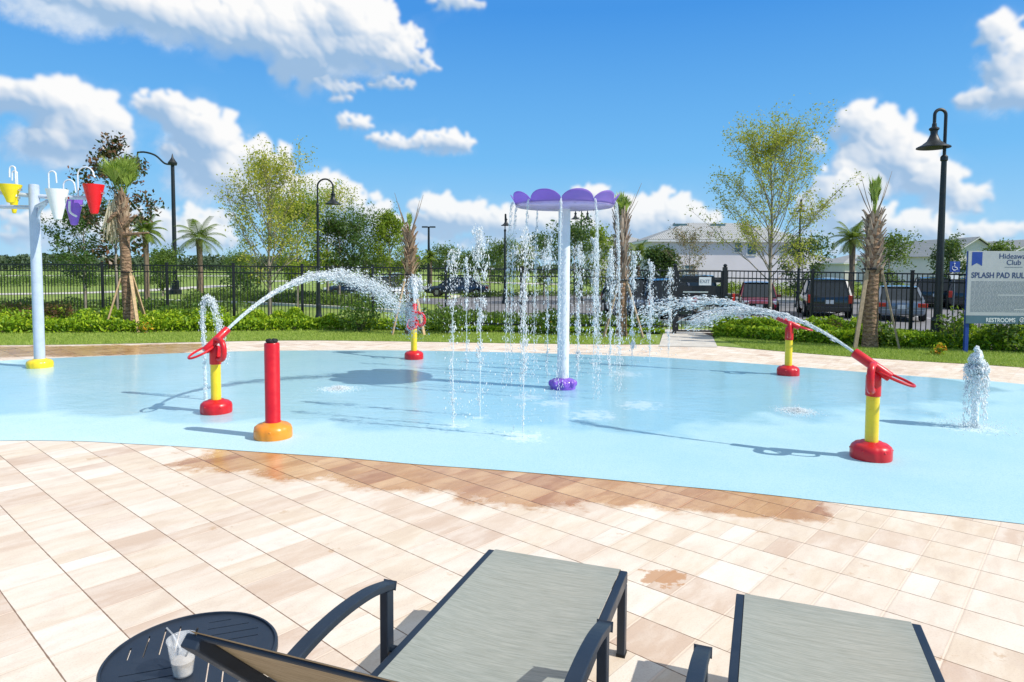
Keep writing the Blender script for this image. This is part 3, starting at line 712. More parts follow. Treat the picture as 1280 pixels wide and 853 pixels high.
# outside: parking lot, kerbs, paths (all on the lower ground)
def GL(px, py): return G(px, py, LOW)
lot = [GL(556, 394), GL(700, 400), GL(860, 405), GL(1000, 414), GL(1150, 428), GL(1500, 450), GL(1900, 440), GL(1700, 380), GL(1280, 367), GL(1000, 362), GL(800, 362), GL(700, 366), GL(600, 369), GL(560, 374), GL(470, 371), GL(430, 368), GL(440, 364), GL(560, 362), GL(600, 358), GL(420, 358), GL(415, 371), GL(480, 377), GL(545, 381)]
poly_sheet('parking_lot', lot, LOW + 0.012, M['asphalt'])
def ribbon(name, pts, wid, z, mat, h=0.0):
    pts = smooth_curve([Vector((p[0], p[1], 0)) for p in pts], 5)
    mb = MB()
    L = []; Rr = []
    for i, p in enumerate(pts):
        t = (pts[min(i + 1, len(pts) - 1)] - pts[max(i - 1, 0)]).normalized(); n = Vector((-t.y, t.x, 0))
        L.append(p + n * wid / 2); Rr.append(p - n * wid / 2)
    k = len(pts)
    vs = [(p.x, p.y, z + h) for p in L] + [(p.x, p.y, z + h) for p in Rr]
    fs = [(i, i + k, i + k + 1, i + 1) for i in range(k - 1)]
    if h:
        vs += [(p.x, p.y, z - 0.05) for p in L] + [(p.x, p.y, z - 0.05) for p in Rr]
        fs += [(i + 2 * k, i, i + 1, i + 1 + 2 * k) for i in range(k - 1)] + [(i + k, i + 3 * k, i + 1 + 3 * k, i + 1 + k) for i in range(k - 1)]
    mb.add(vs, fs); o = mb.build(name, mat); o['kind'] = 'structure'; return o
ribbon('sidewalk', [GL(-300, 371), GL(0, 368), GL(100, 366.5), GL(190, 363), GL(285, 357)], 3.4, LOW + 0.02, M['concrete'])
ribbon('kerb', [GL(190, 376.5), GL(300, 379.5), GL(400, 384.5), GL(460, 388), GL(530, 393)], 0.45, LOW, M['curb'], 0.12)
ribbon('kerb', [GL(560, 372), GL(620, 369.5), GL(690, 367), GL(760, 368)], 0.6, LOW, M['curb'], 0.14)
ribbon('kerb', [GL(545, 394), GL(700, 400.5), GL(860, 405.5), GL(1000, 414.5)], 0.3, LOW, M['curb'], 0.14)
ribbon('kerb', [GL(880, 374), GL(1000, 378), GL(1150, 382), GL(1300, 386)], 0.4, LOW, M['curb'], 0.14)
ribbon('far_road', [GL(-300, 346), GL(0, 345), GL(180, 345), GL(340, 345.5)], 14, LOW + 0.03, M['concrete'])
ribbon('far_road', [GL(330, 352), GL(420, 351), GL(560, 352), GL(700, 356)], 5, LOW + 0.03, M['concrete'])
for k_, (px, py) in enumerate([(1080, 398), (1188, 402), (985, 392), (905, 388)]):
    a = GL(px, py); b2 = Vector((a.x + 0.3, a.y + 5.0, 0))
    ribbon('parking_line', [a, b2], 0.12, LOW + 0.017, M['white_print'])

# ------------------------------------------------------------------ foliage
def leaf_quads(c, size, name, mat, parent=None, aspect=0.5, flat=0.0, up=0.0):
    """c (n,3) centres, size (n,) : diamond leaves in random attitudes"""
    n = len(c)
    d = rng.normal(size=(n, 3)); d[:, 2] = d[:, 2] * (1 - flat) + up; d /= np.linalg.norm(d, axis=1)[:, None]
    q = rng.normal(size=(n, 3)); q[:, 2] *= (1 - flat); s = np.cross(d, q); s /= np.linalg.norm(s, axis=1)[:, None]
    sz = np.asarray(size)[:, None]
    v = np.zeros((n, 4, 3))
    v[:, 0] = c - d * sz * 0.5; v[:, 1] = c + s * sz * aspect * 0.5; v[:, 2] = c + d * sz * 0.5; v[:, 3] = c - s * sz * aspect * 0.5
    return np_mesh(name, v, 4, mat, parent)
def tubes(mb, segs):
    for (pts, r0, r1, n) in segs:
        k = len(pts); mb.tube(pts, [r0 + (r1 - r0) * i / (k - 1) for i in range(k)], n, cap=False)
def rot_about(v, axis, a): return Matrix.Rotation(a, 3, axis) @ v
def grow(seedn, H, W, t0, nb, sub, up0, leaves, leafsz, clus, trunk_r, lean=(0, 0), shape='oval', bend=0.35, twigs=3):
    """returns trunk mesh builder and leaf centres; crown lies within an envelope"""
    rs = random.Random(seedn)
    mb = MB(); segs = []; tips = []
    tr = []
    for i in range(9):
        t = i / 8; tr.append(Vector((lean[0] * t * H + rs.uniform(-1, 1) * 0.012 * H * t, lean[1] * t * H + rs.uniform(-1, 1) * 0.012 * H * t, t * H * 0.93)))
    segs.append((tr, trunk_r, trunk_r * 0.15, 8))
    def env(t):
        if shape == 'oval': return max(0.08, math.sin(PI * min(1, max(0, t)) ** 0.8) ** 0.7)
        if shape == 'cone': return max(0.06, (1 - t) ** 0.8 * min(1, t * 6 + .35))
        if shape == 'egg': return max(0.12, (1 - t) ** 0.5) * min(1, .7 + t * 1.5)
        if shape == 'vase': return max(0.12, math.sin(PI * (0.08 + 0.84 * t) ** 1.15) ** 0.6)
        return 1
    for b in range(nb):
        t = (b + rs.random()) / nb
        hh = t0 + (1 - t0) * t * 0.95
        i = hh / 1.0 * 8; i0 = min(7, int(i)); p0 = tr[i0].lerp(tr[i0 + 1], i - i0)
        az = b * 2.399 + rs.uniform(-.5, .5)
        el = R(up0 + rs.uniform(-12, 12)) + (R(25) * t)
        # aim at the envelope: outward reach
        L = W * 0.5 * env(t) * rs.uniform(0.75, 1.12) / max(0.3, math.cos(el))
        L = min(L, H * 0.6)
        d = Vector((math.cos(az) * math.cos(el), math.sin(az) * math.cos(el), math.sin(el)))
        pts = [p0]; n = 6
        for k in range(n):
            d = (d + Vector((rs.uniform(-1, 1), rs.uniform(-1, 1), rs.uniform(-.4, 1) * bend)) * 0.16).normalized()
            pts.append(pts[-1] + d * L / n)
        if pts[-1].z > H: 
            sc = (H - p0.z) / (pts[-1].z - p0.z); pts = [Vector((p.x, p.y, p0.z + (p.z - p0.z) * sc)) for p in pts]
        br = trunk_r * 0.32 * (1 - 0.6 * t)
        segs.append((pts, br, br * 0.2, 5))
        for s_ in range(sub):
            ts = 0.25 + 0.75 * (s_ + rs.random()) / sub; ii = ts * n; j0 = min(n - 1, int(ii)); q0 = pts[j0].lerp(pts[j0 + 1], ii - j0)
            d2 = (d + Vector((rs.uniform(-1, 1), rs.uniform(-1, 1), rs.uniform(-.3, .9))) * 0.75).normalized()
            L2 = L * rs.uniform(0.25, 0.5) * (1.2 - 0.5 * ts)
            q = [q0, q0 + d2 * L2 * .5 + Vector((0, 0, .04 * L2)), q0 + d2 * L2 + Vector((rs.uniform(-.1, .1), rs.uniform(-.1, .1), .1)) * L2]
            segs.append((q, br * 0.4, br * 0.1, 3))
            for tw in range(twigs):
                tt = rs.uniform(0.2, 1.0); a0 = q[0].lerp(q[2], tt)
                d3 = (d2 + Vector((rs.uniform(-1, 1), rs.uniform(-1, 1), rs.uniform(-.6, .8)))).normalized() * L2 * rs.uniform(.2, .5)
                segs.append(([a0, a0 + d3], br * 0.16, br * 0.06, 3))
                tips.append(a0 + d3); tips.append(a0 + d3 * 0.5)
            tips.append(q[2]); tips.append(q[1])
    tubes(mb, segs)
    tp = np.array([tuple(t) for t in tips])
    idx = rng.integers(0, len(tp), leaves)
    c = tp[idx] + rng.normal(0, clus, (leaves, 3))
    sz = leafsz * rng.uniform(0.6, 1.4, leaves)
    return mb, c, sz
def tree(name, label, cat, loc, H, W, mat, leaves, leafsz, t0=0.3, nb=22, sub=6, up0=35, clus=0.12, trunk_r=0.09, bk='bark', shape='oval', seedn=1, group=None, lean=(0, 0), aspect=0.5, twigs=3, leafname='crown'):
    root = empty(name, loc, random.uniform(0, 6), label, cat, group)
    mb, c, sz = grow(seedn, H, W, t0, nb, sub, up0, leaves, leafsz, clus, trunk_r, lean, shape, twigs=twigs)
    mb.build('trunk', M[bk], root, smooth=True, angle=80)
    leaf_quads(c, sz, leafname, M[mat], root, aspect)
    return root
def at(px, D, z=LOW):
    v = P(px, 350, D); return Vector((v.x, D, z))
def zat(px, py, D): return P(px, py, D).z

TG = 'trees beyond the fence'
tree('magnolia_tree', 'slim dark magnolia with rusty leaf undersides behind the leftmost braced palm', 'tree', at(146, 22), zat(146, 163, 22) - LOW, 2.3, 'leaf_magnolia', 2300, 0.15, 0.33, 22, 5, 30, 0.10, 0.06, seedn=3, aspect=0.5)
tree('oak_tree', 'small leafy green oak just right of the pole of the tipping buckets', 'tree', at(106, 30), zat(106, 262, 30) - LOW, 3.0, 'leaf_oak', 6500, 0.13, 0.32, 24, 5, 30, 0.16, 0.06, seedn=5)
tree('elm_tree', 'tall airy tree with sparse yellow green leaves left of the curved lamp', 'tree', at(337, 27), zat(337, 205, 27) - LOW, 4.6, 'leaf_spring', 9000, 0.10, 0.2, 40, 7, 40, 0.13, 0.085, shape='egg', seedn=8, twigs=4)
tree('elm_tree', 'tall airy tree with sparse yellow green leaves in front of the white house', 'tree', at(963, 25), zat(963, 172, 25) - LOW, 5.1, 'leaf_spring', 15000, 0.085, 0.24, 46, 8, 40, 0.10, 0.08, shape='egg', seedn=12, twigs=4)
tree('lime_green_tree', 'bushy lime green tree between the tall airy tree and the curved lamp', 'tree', at(372, 36), zat(372, 258, 36) - LOW, 4.0, 'leaf_lime', 8000, 0.15, 0.22, 26, 6, 35, 0.2, 0.08, seedn=14)
tree('round_tree', 'dark green round tree just right of the curved lamp pole', 'tree', at(424, 38), zat(424, 280, 38) - LOW, 3.4, 'leaf_oak', 7000, 0.15, 0.25, 24, 6, 30, 0.2, 0.09, seedn=15)
tree('pale_tree', 'thin pale green tree between the dark round tree and the cone shaped tree', 'tree', at(455, 40), zat(455, 268, 40) - LOW, 3.2, 'leaf_mid', 2500, 0.13, 0.25, 22, 5, 40, 0.18, 0.06, seedn=16)
tree('conical_tree', 'mid green cone shaped tree left of the braced palm by the rear spray cannon', 'tree', at(487, 40), zat(487, 258, 40) - LOW, 4.0, 'leaf_lime', 7500, 0.14, 0.12, 30, 6, 20, 0.2, 0.09, seedn=17, shape='cone')
tree('pale_tree', 'pale yellow green tree showing above the dark round tree by the lamp', 'tree', at(410, 44), zat(410, 240, 44) - LOW, 4.0, 'leaf_spring', 3000, 0.14, 0.3, 22, 5, 40, 0.2, 0.07, seedn=18)
small = [ # px, top y, D, W, mat, label
 (632, 306, 55, 3.4, 'leaf_mid', 'pale grey green tree behind the parking lot beside the thin lamp left of the flower'),
 (612, 318, 60, 3.6, 'leaf_oak', 'low dark tree behind the tallest ground jet'),
 (585, 322, 62, 4.0, 'leaf_mid', 'low green tree behind the dark parked sedan'),
 (680, 300, 50, 3.6, 'leaf_oak', 'dark green tree just left of the white pole of the flower'),
 (718, 286, 40, 3.6, 'leaf_oak', 'full green tree just right of the white pole of the flower'),
 (745, 292, 42, 3.4, 'leaf_lime', 'yellowish green tree directly left of the shaggy braced palm'),
 (818, 311, 42, 1.5, 'leaf_oak', 'narrow dark tree at the left corner of the white house, left one of the pair'),
 (834, 313, 42, 1.5, 'leaf_oak', 'narrow dark tree at the left corner of the white house, right one of the pair'),
 (1003, 306, 40, 2.9, 'leaf_oak', 'dark shrubby tree at the right end of the white house'),
 (1110, 298, 42, 3.0, 'leaf_mid', 'bushy green tree just right of the palm with the thick shaggy trunk'),
 (1186, 303, 42, 1.9, 'leaf_oak', 'narrow green tree between the tall lamp and the blue parking sign'),
 (1247, 306, 40, 1.8, 'leaf_mid', 'small tree poking up behind the rules sign'),
 (300, 322, 70, 5.0, 'leaf_mid', 'low tree on the far lawn left of the tall airy tree'),
 (203, 318, 48, 2.4, 'leaf_mid', 'thin tree beside the small palm behind the fence'),
 (556, 312, 62, 3.0, 'leaf_mid', 'pale tree right of the distant little palm'),
 (780, 316, 46, 2.0, 'leaf_oak', 'dark tree partly behind the shaggy braced palm'),
]
for i, (px, ty, D, W_, mt, lb) in enumerate(small):
    tree('small_tree', lb, 'tree', at(px, D), zat(px, ty, D) - LOW, W_, mt, 3000, 0.17, 0.2, 18, 5, 30, 0.2, 0.07, seedn=30 + i, group=TG)
tree('crape_myrtle', 'small tree with pinkish brown leaves in front of the white house wall', 'tree', at(862, 40), zat(862, 298, 40) - LOW, 2.9, 'leaf_pink', 2200, 0.11, 0.35, 22, 5, 40, 0.13, 0.05, seedn=60)

# far woods as one mass each
def far_wood(x0, x1, D, hpx, n, name, label):
    X0, X1 = P(x0, 335, D).x, P(x1, 335, D).x
    x = rng.uniform(X0, X1, n)
    prof = np.interp(x, np.linspace(X0, X1, 90), rng.uniform(0.45, 1.0, 90))
    hmax = CH + hpx * D / F - LOW
    z = LOW + hmax * prof * rng.random(n) ** 0.7
    y = D + rng.uniform(-D * .05, D * .05, n)
    o = leaf_quads(np.stack([x, y, z], 1), D * 0.004 * rng.uniform(.6, 1.6, n), name, M['far_wood'], None, 0.7)
    tag(o, label, 'woods', kind='stuff')
far_wood(-400, 560, 330, 15, 26000, 'distant_woods', 'far band of hazy woodland along the horizon left of the flower')
far_wood(560, 1500, 260, 10, 20000, 'distant_woods', 'far band of hazy woodland along the horizon right of the flower')

# hedge: dense leafy plants in a bed along the fence
def hedge(hb, n, name, label, hgt):
    top = [Vector((p.x, fence_y(p.x) - 0.35, 0)) for p in hb]
    x, y = pts_between(hb, top, n)
    ax = np.array([p.x for p in hb]); ay = np.array([p.y for p in hb]); lo = np.interp(x, ax, ay)
    # clumps: individual plants raise the surface
    cl = np.stack([rng.uniform(-17, 14, 330), rng.uniform(0, 3.5, 330)], 1)
    yy = y - lo
    dmin = np.full(n, 9.0)
    for c in cl:
        dmin = np.minimum(dmin, (x - c[0]) ** 2 + (yy - c[1]) ** 2)
    prof = 0.62 + 0.5 * np.exp(-dmin / 0.05) + 0.14 * np.sin(x * 1.7) * np.sin(x * 4.1 + 1)
    edge = np.clip(yy / 0.35, 0.0, 1) ** 0.5
    h = hgt * prof * (0.35 + 0.65 * edge)
    z = h * (1 - 0.55 * rng.random(n) ** 1.6)
    front = rng.random(n) < 0.25
    yy = np.where(front, rng.uniform(-0.06, 0.22, n), yy); z = np.where(front, hgt * 0.62 * rng.random(n), z)
    o = leaf_quads(np.stack([x, lo + yy, z + 0.02], 1), 0.10 * rng.uniform(.6, 1.4, n), name, M['leaf_hedge'], None, 0.45, 0.0, 0.5)
    return tag(o, label, 'hedge')
hedge(hbL, 52000, 'hedge', 'long low bright green hedge along the fence left of the gate', 0.50)
hedge(hbR, 34000, 'hedge', 'low bright green hedge along the fence right of the gate, under the rules sign', 0.52)
def shrub(px, D, w_, h_, mat, label, n=700, z=0.0, ls=0.09, name='shrub', flowers=0, cat='shrub', group=None):
    loc = at(px, D, z)
    root = empty(name, loc, 0, label, cat, group)
    d = rng.normal(size=(n, 3)); d /= np.linalg.norm(d, axis=1)[:, None]; r = rng.random(n) ** 0.45
    lump = 1 + 0.22 * np.sin(d[:, 0] * 5 + px) * np.sin(d[:, 2] * 6 + D)
    c = d * (r * lump)[:, None] * np.array([w_ / 2, w_ / 2, h_ / 2]) + np.array([0, 0, h_ * 0.52])
    c[:, 2] = np.abs(c[:, 2])
    leaf_quads(c, ls * rng.uniform(.6, 1.4, n), 'foliage', M[mat], root, 0.5)
    mb = MB()
    for k in range(6):
        a = k * 1.05; mb.tube([(0.02 * math.cos(a), 0.02 * math.sin(a), 0), (w_ * .25 * math.cos(a), w_ * .25 * math.sin(a), h_ * .75)], [0.012, 0.004], 4)
    mb.build('stem', M['bark_brown'], root)
    if flowers:
        f = c[rng.integers(0, n, flowers)]; f[:, 1] -= 0.03
        leaf_quads(f, np.full(flowers, 0.07), 'blossom', M['flower'] if flowers < 60 else M['flower_red'], root, 0.9)
    return root
shrub(58, 18.5, 1.6, 0.75, 'leaf_ruddy', 'reddish green shrub behind the hedge at the far left', 1400)
shrub(12, 18.8, 1.2, 0.7, 'leaf_ruddy', 'reddish green shrub behind the hedge at the left picture edge', 900)
shrub(128, 18.9, 0.9, 0.55, 'leaf_shrub', 'round green shrub behind the hedge left of the leftmost braced palm', 700)
shrub(212, 18.7, 1.1, 0.65, 'leaf_shrub', 'green shrub behind the hedge right of the leftmost braced palm', 800)
shrub(250, 18.6, 0.9, 0.75, 'leaf_shrub', 'taller green shrub behind the arching water spout', 700)
shrub(450, 17.9, 1.3, 0.85, 'leaf_shrub', 'green shrub behind the hedge where the long water arc comes down', 1000)
shrub(560, 17.6, 1.2, 0.8, 'leaf_shrub', 'green shrub right of the braced palm at the centre left', 900)
shrub(690, 17.4, 1.0, 0.7, 'leaf_shrub', 'green shrub with a few red flowers behind the white pole', 800, flowers=25)
shrub(1104, 15.0, 0.8, 0.6, 'leaf_shrub', 'green shrub beside the thick shaggy palm, on its right', 600)
shrub(1045, 15.8, 0.7, 0.55, 'leaf_ruddy', 'reddish shrub beside the thick shaggy palm, on its left', 500)
shrub(1195, 14.6, 0.8, 0.9, 'leaf_shrub', 'wispy green shrub right of the tall lamp post', 420)
shrub(1262, 14.2, 0.9, 0.75, 'leaf_shrub', 'green shrub under the rules sign', 600)
for px, D in [(180, 17.6), (232, 17.4)]:
    pass
shrub(181, 17.15, 0.35, 0.30, 'leaf_hedge', 'orange flower clump at the foot of the leftmost braced palm', 120, flowers=40, ls=0.07, name='flower_clump', cat='flowers')
shrub(1176, 13.55, 0.3, 0.26, 'leaf_hedge', 'orange flower clump in the grass edge by the tall lamp', 100, flowers=36, ls=0.07, name='flower_clump', cat='flowers')
# clipped shrub beds on the far side of the fence
def bedmass(pts, wid, h_, n, mat, name, label):
    pts = [Vector((p.x, p.y, 0)) for p in pts]; cs = np.array([[p.x, p.y] for p in smooth_curve(pts, 10)])
    i = rng.integers(0, len(cs) - 1, n); t = rng.random(n)[:, None]
    c = cs[i] * (1 - t) + cs[i + 1] * t + rng.uniform(-wid / 2, wid / 2, (n, 2))
    z = LOW + h_ * rng.random(n) ** 0.6 * (0.75 + 0.35 * np.sin(c[:, 0] * 3.1) * np.cos(c[:, 1] * 2.3))
    o = leaf_quads(np.stack([c[:, 0], c[:, 1], z], 1), 0.16 * rng.uniform(.6, 1.5, n), name, M[mat], None, 0.5)
    return tag(o, label, 'shrubs', kind='stuff')
bedmass([GL(262, 377), GL(340, 378), GL(420, 382), GL(480, 386)], 3.0, 0.75, 11000, 'leaf_mid', 'shrub_bed', 'bed of waist high shrubs between the two white kerbs behind the left fence')
bedmass([GL(-120, 360), GL(0, 358), GL(120, 357), GL(200, 355)], 6.0, 1.1, 12000, 'leaf_mid', 'shrub_bed', 'bed of green shrubs beyond the white path at the far left')
bedmass([GL(590, 372), GL(690, 370), GL(790, 371)], 2.0, 0.5, 3500, 'leaf_mid', 'shrub_bed', 'low planting along the kerb of the parking lot behind the ground jets')
bedmass([GL(890, 370), GL(1000, 372), GL(1100, 374), GL(1280, 378)], 3.0, 1.15, 12000, 'leaf_lime', 'shrub_bed', 'bright green shrub bed beyond the parked cars on the right')
bedmass([GL(540, 398), GL(640, 404), GL(800, 408)], 2.0, 0.45, 3500, 'leaf_mid', 'shrub_bed', 'low shrubs on the bank between the fence and the parking lot')
bedmass([GL(-150, 352), GL(60, 351), GL(240, 350), GL(420, 350)], 9.0, 1.5, 9000, 'leaf_shrub', 'shrub_bed', 'far row of dark green shrubs across the lawn behind the left fence')
bedmass([GL(-60, 386), GL(60, 388), GL(190, 388), GL(280, 390)], 2.2, 0.6, 6500, 'leaf_mid', 'shrub_bed', 'low loose shrubs just outside the left end of the fence')
bedmass([GL(-100, 346), GL(200, 345.5), GL(560, 346), GL(800, 347)], 14.0, 2.6, 9000, 'leaf_mid', 'shrub_bed', 'farthest row of bushes in front of the distant woods')
shrub(122 + 278 - 95, 50, 3.0, 2.3, 'leaf_oak', 'dark ball shaped shrub on the far lawn left of the tall airy tree', 900, LOW, 0.25)

# ------------------------------------------------------------------ palms
def fan_frond(vs, base, d, L, fan, spread, droop=0.3, seg=16):
    """petiole + palmate blade made of narrow strips; appended to list vs as quads"""
    base = Vector(base); d = Vector(d).normalized()
    side = d.cross(Vector((0, 0, 1)))
    if side.length < 0.05: side = Vector((1, 0, 0))
    side.normalize(); nrm = side.cross(d)
    tip = base + d * L
    vs.append([base - side * 0.012, base + side * 0.012, tip + side * 0.007, tip - side * 0.007])
    for k in range(seg):
        a = (k / (seg - 1) - 0.5) * spread + random.uniform(-.04, .04)
        dd = (d * math.cos(a) + side * math.sin(a)).normalized()
        l = fan * (1 - 0.3 * abs(a / spread * 2)) * random.uniform(0.85, 1.1)
        mid = tip + dd * l * 0.55 + nrm * 0.03
        end = tip + dd * l - Vector((0, 0, 1)) * droop * l * random.uniform(0.3, 1)
        wv = side * math.cos(a) * 0.018 - d * math.sin(a) * 0.018
        vs.append([tip, tip, mid + wv, mid - wv]); vs.append([mid - wv, mid + wv, end, end])
def quads_to_obj(vs, name, mat, parent):
    a = np.array([[tuple(p) for p in q] for q in vs]); a += rng.normal(0, 1e-4, a.shape)
    return np_mesh(name, a, 4, mat, parent)
def sabal(px, D, base_z, H_smooth, H_boot, H_top, r, label, fronds, boot_mat, boot_w, lean=0.0, dead=0, seedn=1, spread=0.35, boot_len=0.26, trunk_taper=0.9, spears=(), fan=0.55, seg=16, limbs=()):
    random.seed(seedn)
    root = empty('palm_tree', at(px, D, base_z), 0, label, 'palm')
    n = 14; H = H_boot
    pts = [Vector((lean * (i / n) ** 1.2, 0, H * i / n)) for i in range(n + 1)]
    mb = MB(); mb.tube(pts, [r * (1.12 if i == 0 else 1) * (1 - (1 - trunk_taper) * i / n) * random.uniform(.96, 1.05) for i in range(n + 1)], 16)
    mb.build('trunk', M['palm_trunk'], root, smooth=True, angle=70)
    # leaf-base boots in a criss-cross spiral
    vs = []; nbo = int((H_boot - H_smooth) / 0.018)
    for k in range(nbo):
        t = k / nbo; z = H_smooth + (H_boot - H_smooth) * t; cx = lean * (z / H) ** 1.2
        a = k * 2.399 + random.uniform(-.3, .3); ax = Vector((math.cos(a), math.sin(a), 0)); sx = Vector((-ax.y, ax.x, 0))
        rr = r * 0.85; prot = boot_w * (1 - 0.45 * t) * random.uniform(0.7, 1.25); tw = random.uniform(-.12, .12)
        b0 = Vector((cx, 0, z)) + ax * rr; L = boot_len * random.uniform(.6, 1.25)
        wd = 0.05; c1 = b0 + ax * prot * .6 + Vector((0, 0, L * .55)) + sx * tw * .5; c2 = b0 + ax * prot * 1.3 + Vector((0, 0, L)) + sx * tw
        w2 = wd * 0.55
        for (p_, q_, wa, wb) in ((b0, c1, wd, w2), (c1, c2, w2, w2 * .6)):
            vs.append([p_ - sx * wa, p_ + sx * wa, q_ + sx * wb, q_ - sx * wb])
            vs.append([p_ - sx * wa - ax * .025, q_ - sx * wb - ax * .012, q_ + sx * wb - ax * .012, p_ + sx * wa - ax * .025])
            vs.append([p_ - sx * wa, q_ - sx * wb, q_ - sx * wb - ax * .012, p_ - sx * wa - ax * .025])
            vs.append([p_ + sx * wa, p_ + sx * wa - ax * .025, q_ + sx * wb - ax * .012, q_ + sx * wb])
    quads_to_obj(vs, 'leaf_base', boot_mat, root)
    top = Vector((lean, 0, H_boot)); hc = H_top - H_boot
    vs = []
    for k in range(fronds):
        a = k * 2.399; e = spread * math.sqrt((k + .5) / fronds) * random.uniform(.8, 1.1)
        d = Vector((math.cos(a) * e, math.sin(a) * e, 1))
        L = hc * random.uniform(0.30, 0.55) * (1 - .25 * e)
        fan_frond(vs, top - Vector((0, 0, .12)), d, L, hc * random.uniform(0.40, 0.56), fan, 0.06 + .25 * e, seg)
    quads_to_obj(vs, 'frond', M['leaf_sabal'], root)
    if spears:
        vs = []
        for (dx, dy, dz) in spears:
            p = top - Vector((0, 0, .15)); q = top + Vector((dx, dy, dz)); m_ = p.lerp(q, .5) + Vector((dx * .06, 0, 0)); w_ = Vector((.013, 0, 0)); w3 = Vector((.004, 0, 0))
            vs.append([p - w_, p + w_, m_ + w_ * .8, m_ - w_ * .8]); vs.append([m_ - w_ * .8, m_ + w_ * .8, q + w3, q - w3])
            w_ = Vector((0, .013, 0)); vs.append([p - w_, p + w_, m_ + w_ * .8, m_ - w_ * .8])
        quads_to_obj(vs, 'spear_leaf', boot_mat, root)
    for (dx, dz0, dz1, l2) in limbs:
        mb = MB(); mb.tube([(lean + dx * .1, -.08, H_smooth + dz0), (lean + dx * .6, -.16, H_smooth + (dz0 + dz1) / 2), (lean + dx, -.16, H_smooth + dz1), (lean + dx * (1 + l2), -.12, H_smooth + dz1 + .02)], [.05, .045, .035, .02], 8)
        mb.build('leaf_stub', M['palm_trunk'], root, smooth=True)
    if dead:
        vs = []
        for k in range(dead):
            a = PI + random.uniform(-.5, .5); d = Vector((math.cos(a) * .55, math.sin(a) * .4, -0.12))
            b0 = top + Vector((0, 0, -0.05 * k / 3))
            m_ = b0 + d * random.uniform(.35, .6)
            e_ = m_ + Vector((-.12, 0, -.25)); vs.append([b0, b0 + Vector((0, .02, 0)), m_ + Vector((0, .02, 0)), m_])
            for q in range(16):
                f = m_ + Vector((random.uniform(-.22, .16), random.uniform(-.1, .1), -random.uniform(.6, 1.15)))
                vs.append([m_ + Vector((-.012, 0, 0)), m_ + Vector((.012, 0, 0)), f + Vector((.016, 0, 0)), f - Vector((.012, 0, 0))])
        quads_to_obj(vs, 'dead_frond', M['leaf_dead'], root)
    return root
def brace(px, D, z, hz, spread_l, spread_r, r, mat, label, back=True):
    root = empty('tree_brace', at(px, D, z), 0, label, 'tree brace', 'timber braces propping the newly planted palms')
    for sx, sy in ((-spread_l, -0.25), (spread_r, -0.3)) + (((0.1, 0.75),) if back else ()):
        L = math.hypot(sx, sy); mb = MB()
        mb.bar((sx * 1.0, sy, -0.02), (sx / L * r, sy / L * r, hz), 0.085, 0.04)
        mb.build('prop', mat, root, bevel=0.004)
        mb = MB(); mb.box((sx / L * (r - .015), sy / L * (r - .015), hz - 0.02), (0.05, 0.05, 0.32)); mb.build('batten', mat, root)
    mb = MB(); mb.lathe([(r + .006, hz + .08), (r + .012, hz + .08), (r + .012, hz + .11), (r + .006, hz + .11)], n=20); mb.build('strap', M['rubber'], root)
    return root
D1 = 17.6
sabal(160, D1, 0, zat(160, 300, D1), zat(160, 246, D1), zat(160, 178, D1), 0.135, 'leftmost braced palm with green fan crown and tan dead fronds hanging on one side', 38, M['boot'], 0.07, -0.10, 6, 25, 0.58, fan=1.25, seg=18, limbs=((.42, .28, .62, .1), (.5, .12, .16, .5), (-.3, .75, .45, .1)))
brace(160, D1, 0, zat(160, 345, D1), 0.52, 0.42, 0.15, M['wood_pale'], 'pale timber props around the leftmost braced palm')
# the stub limbs on the trunk of that palm
D2 = 17.3
sabal(512, D2, 0, zat(512, 345, D2), zat(512, 290, D2), zat(512, 252, D2), 0.12, 'braced palm with a few stiff yellow fronds behind the rear spray cannon', 4, M['boot'], 0.12, 0.0, 0, 22, 0.14, spears=((-.38, 0, 1.0), (-.30, .1, .75), (.36, 0, .95), (.28, -.1, .8), (.22, .1, .62), (-.2, 0, .5)))
brace(512, D2, 0, zat(512, 348, D2), 0.42, 0.42, 0.13, M['wood_pale'], 'pale timber props around the palm behind the rear spray cannon')
D3 = 16.9
sabal(778, D3, 0, zat(778, 356, D3), zat(775, 276, D3), zat(775, 230, D3), 0.13, 'braced palm with peeling grey brown trunk just right of the purple flower', 22, M['boot_grey'], 0.12, -0.05, 0, 23, 0.42, boot_len=0.42, fan=.9, spears=((.50, 0, .95), (.36, .1, .7), (.42, 0, .5), (-.25, 0, .2)))
brace(778, D3, 0, zat(778, 355, D3), 0.5, 0.5, 0.14, M['wood_grey'], 'weathered timber props around the palm right of the purple flower')
D4 = 14.8
sabal(1090, D4, 0, zat(1090, 345, D4), zat(1090, 268, D4), zat(1090, 210, D4), 0.155, 'thick braced palm with a shaggy criss cross trunk on the right, by the tall lamp', 16, M['boot_grey'], 0.13, 0.0, 0, 24, 0.2, fan=.45, spears=((-.42, 0, .72), (-.28, .1, .9), (.36, 0, .95), (.26, 0, .72), (-.34, 0, .55)))
brace(1090, D4, 0, zat(1090, 342, D4), 0.46, 0.5, 0.2, M['wood_grey'], 'weathered timber props around the thick shaggy palm on the right')
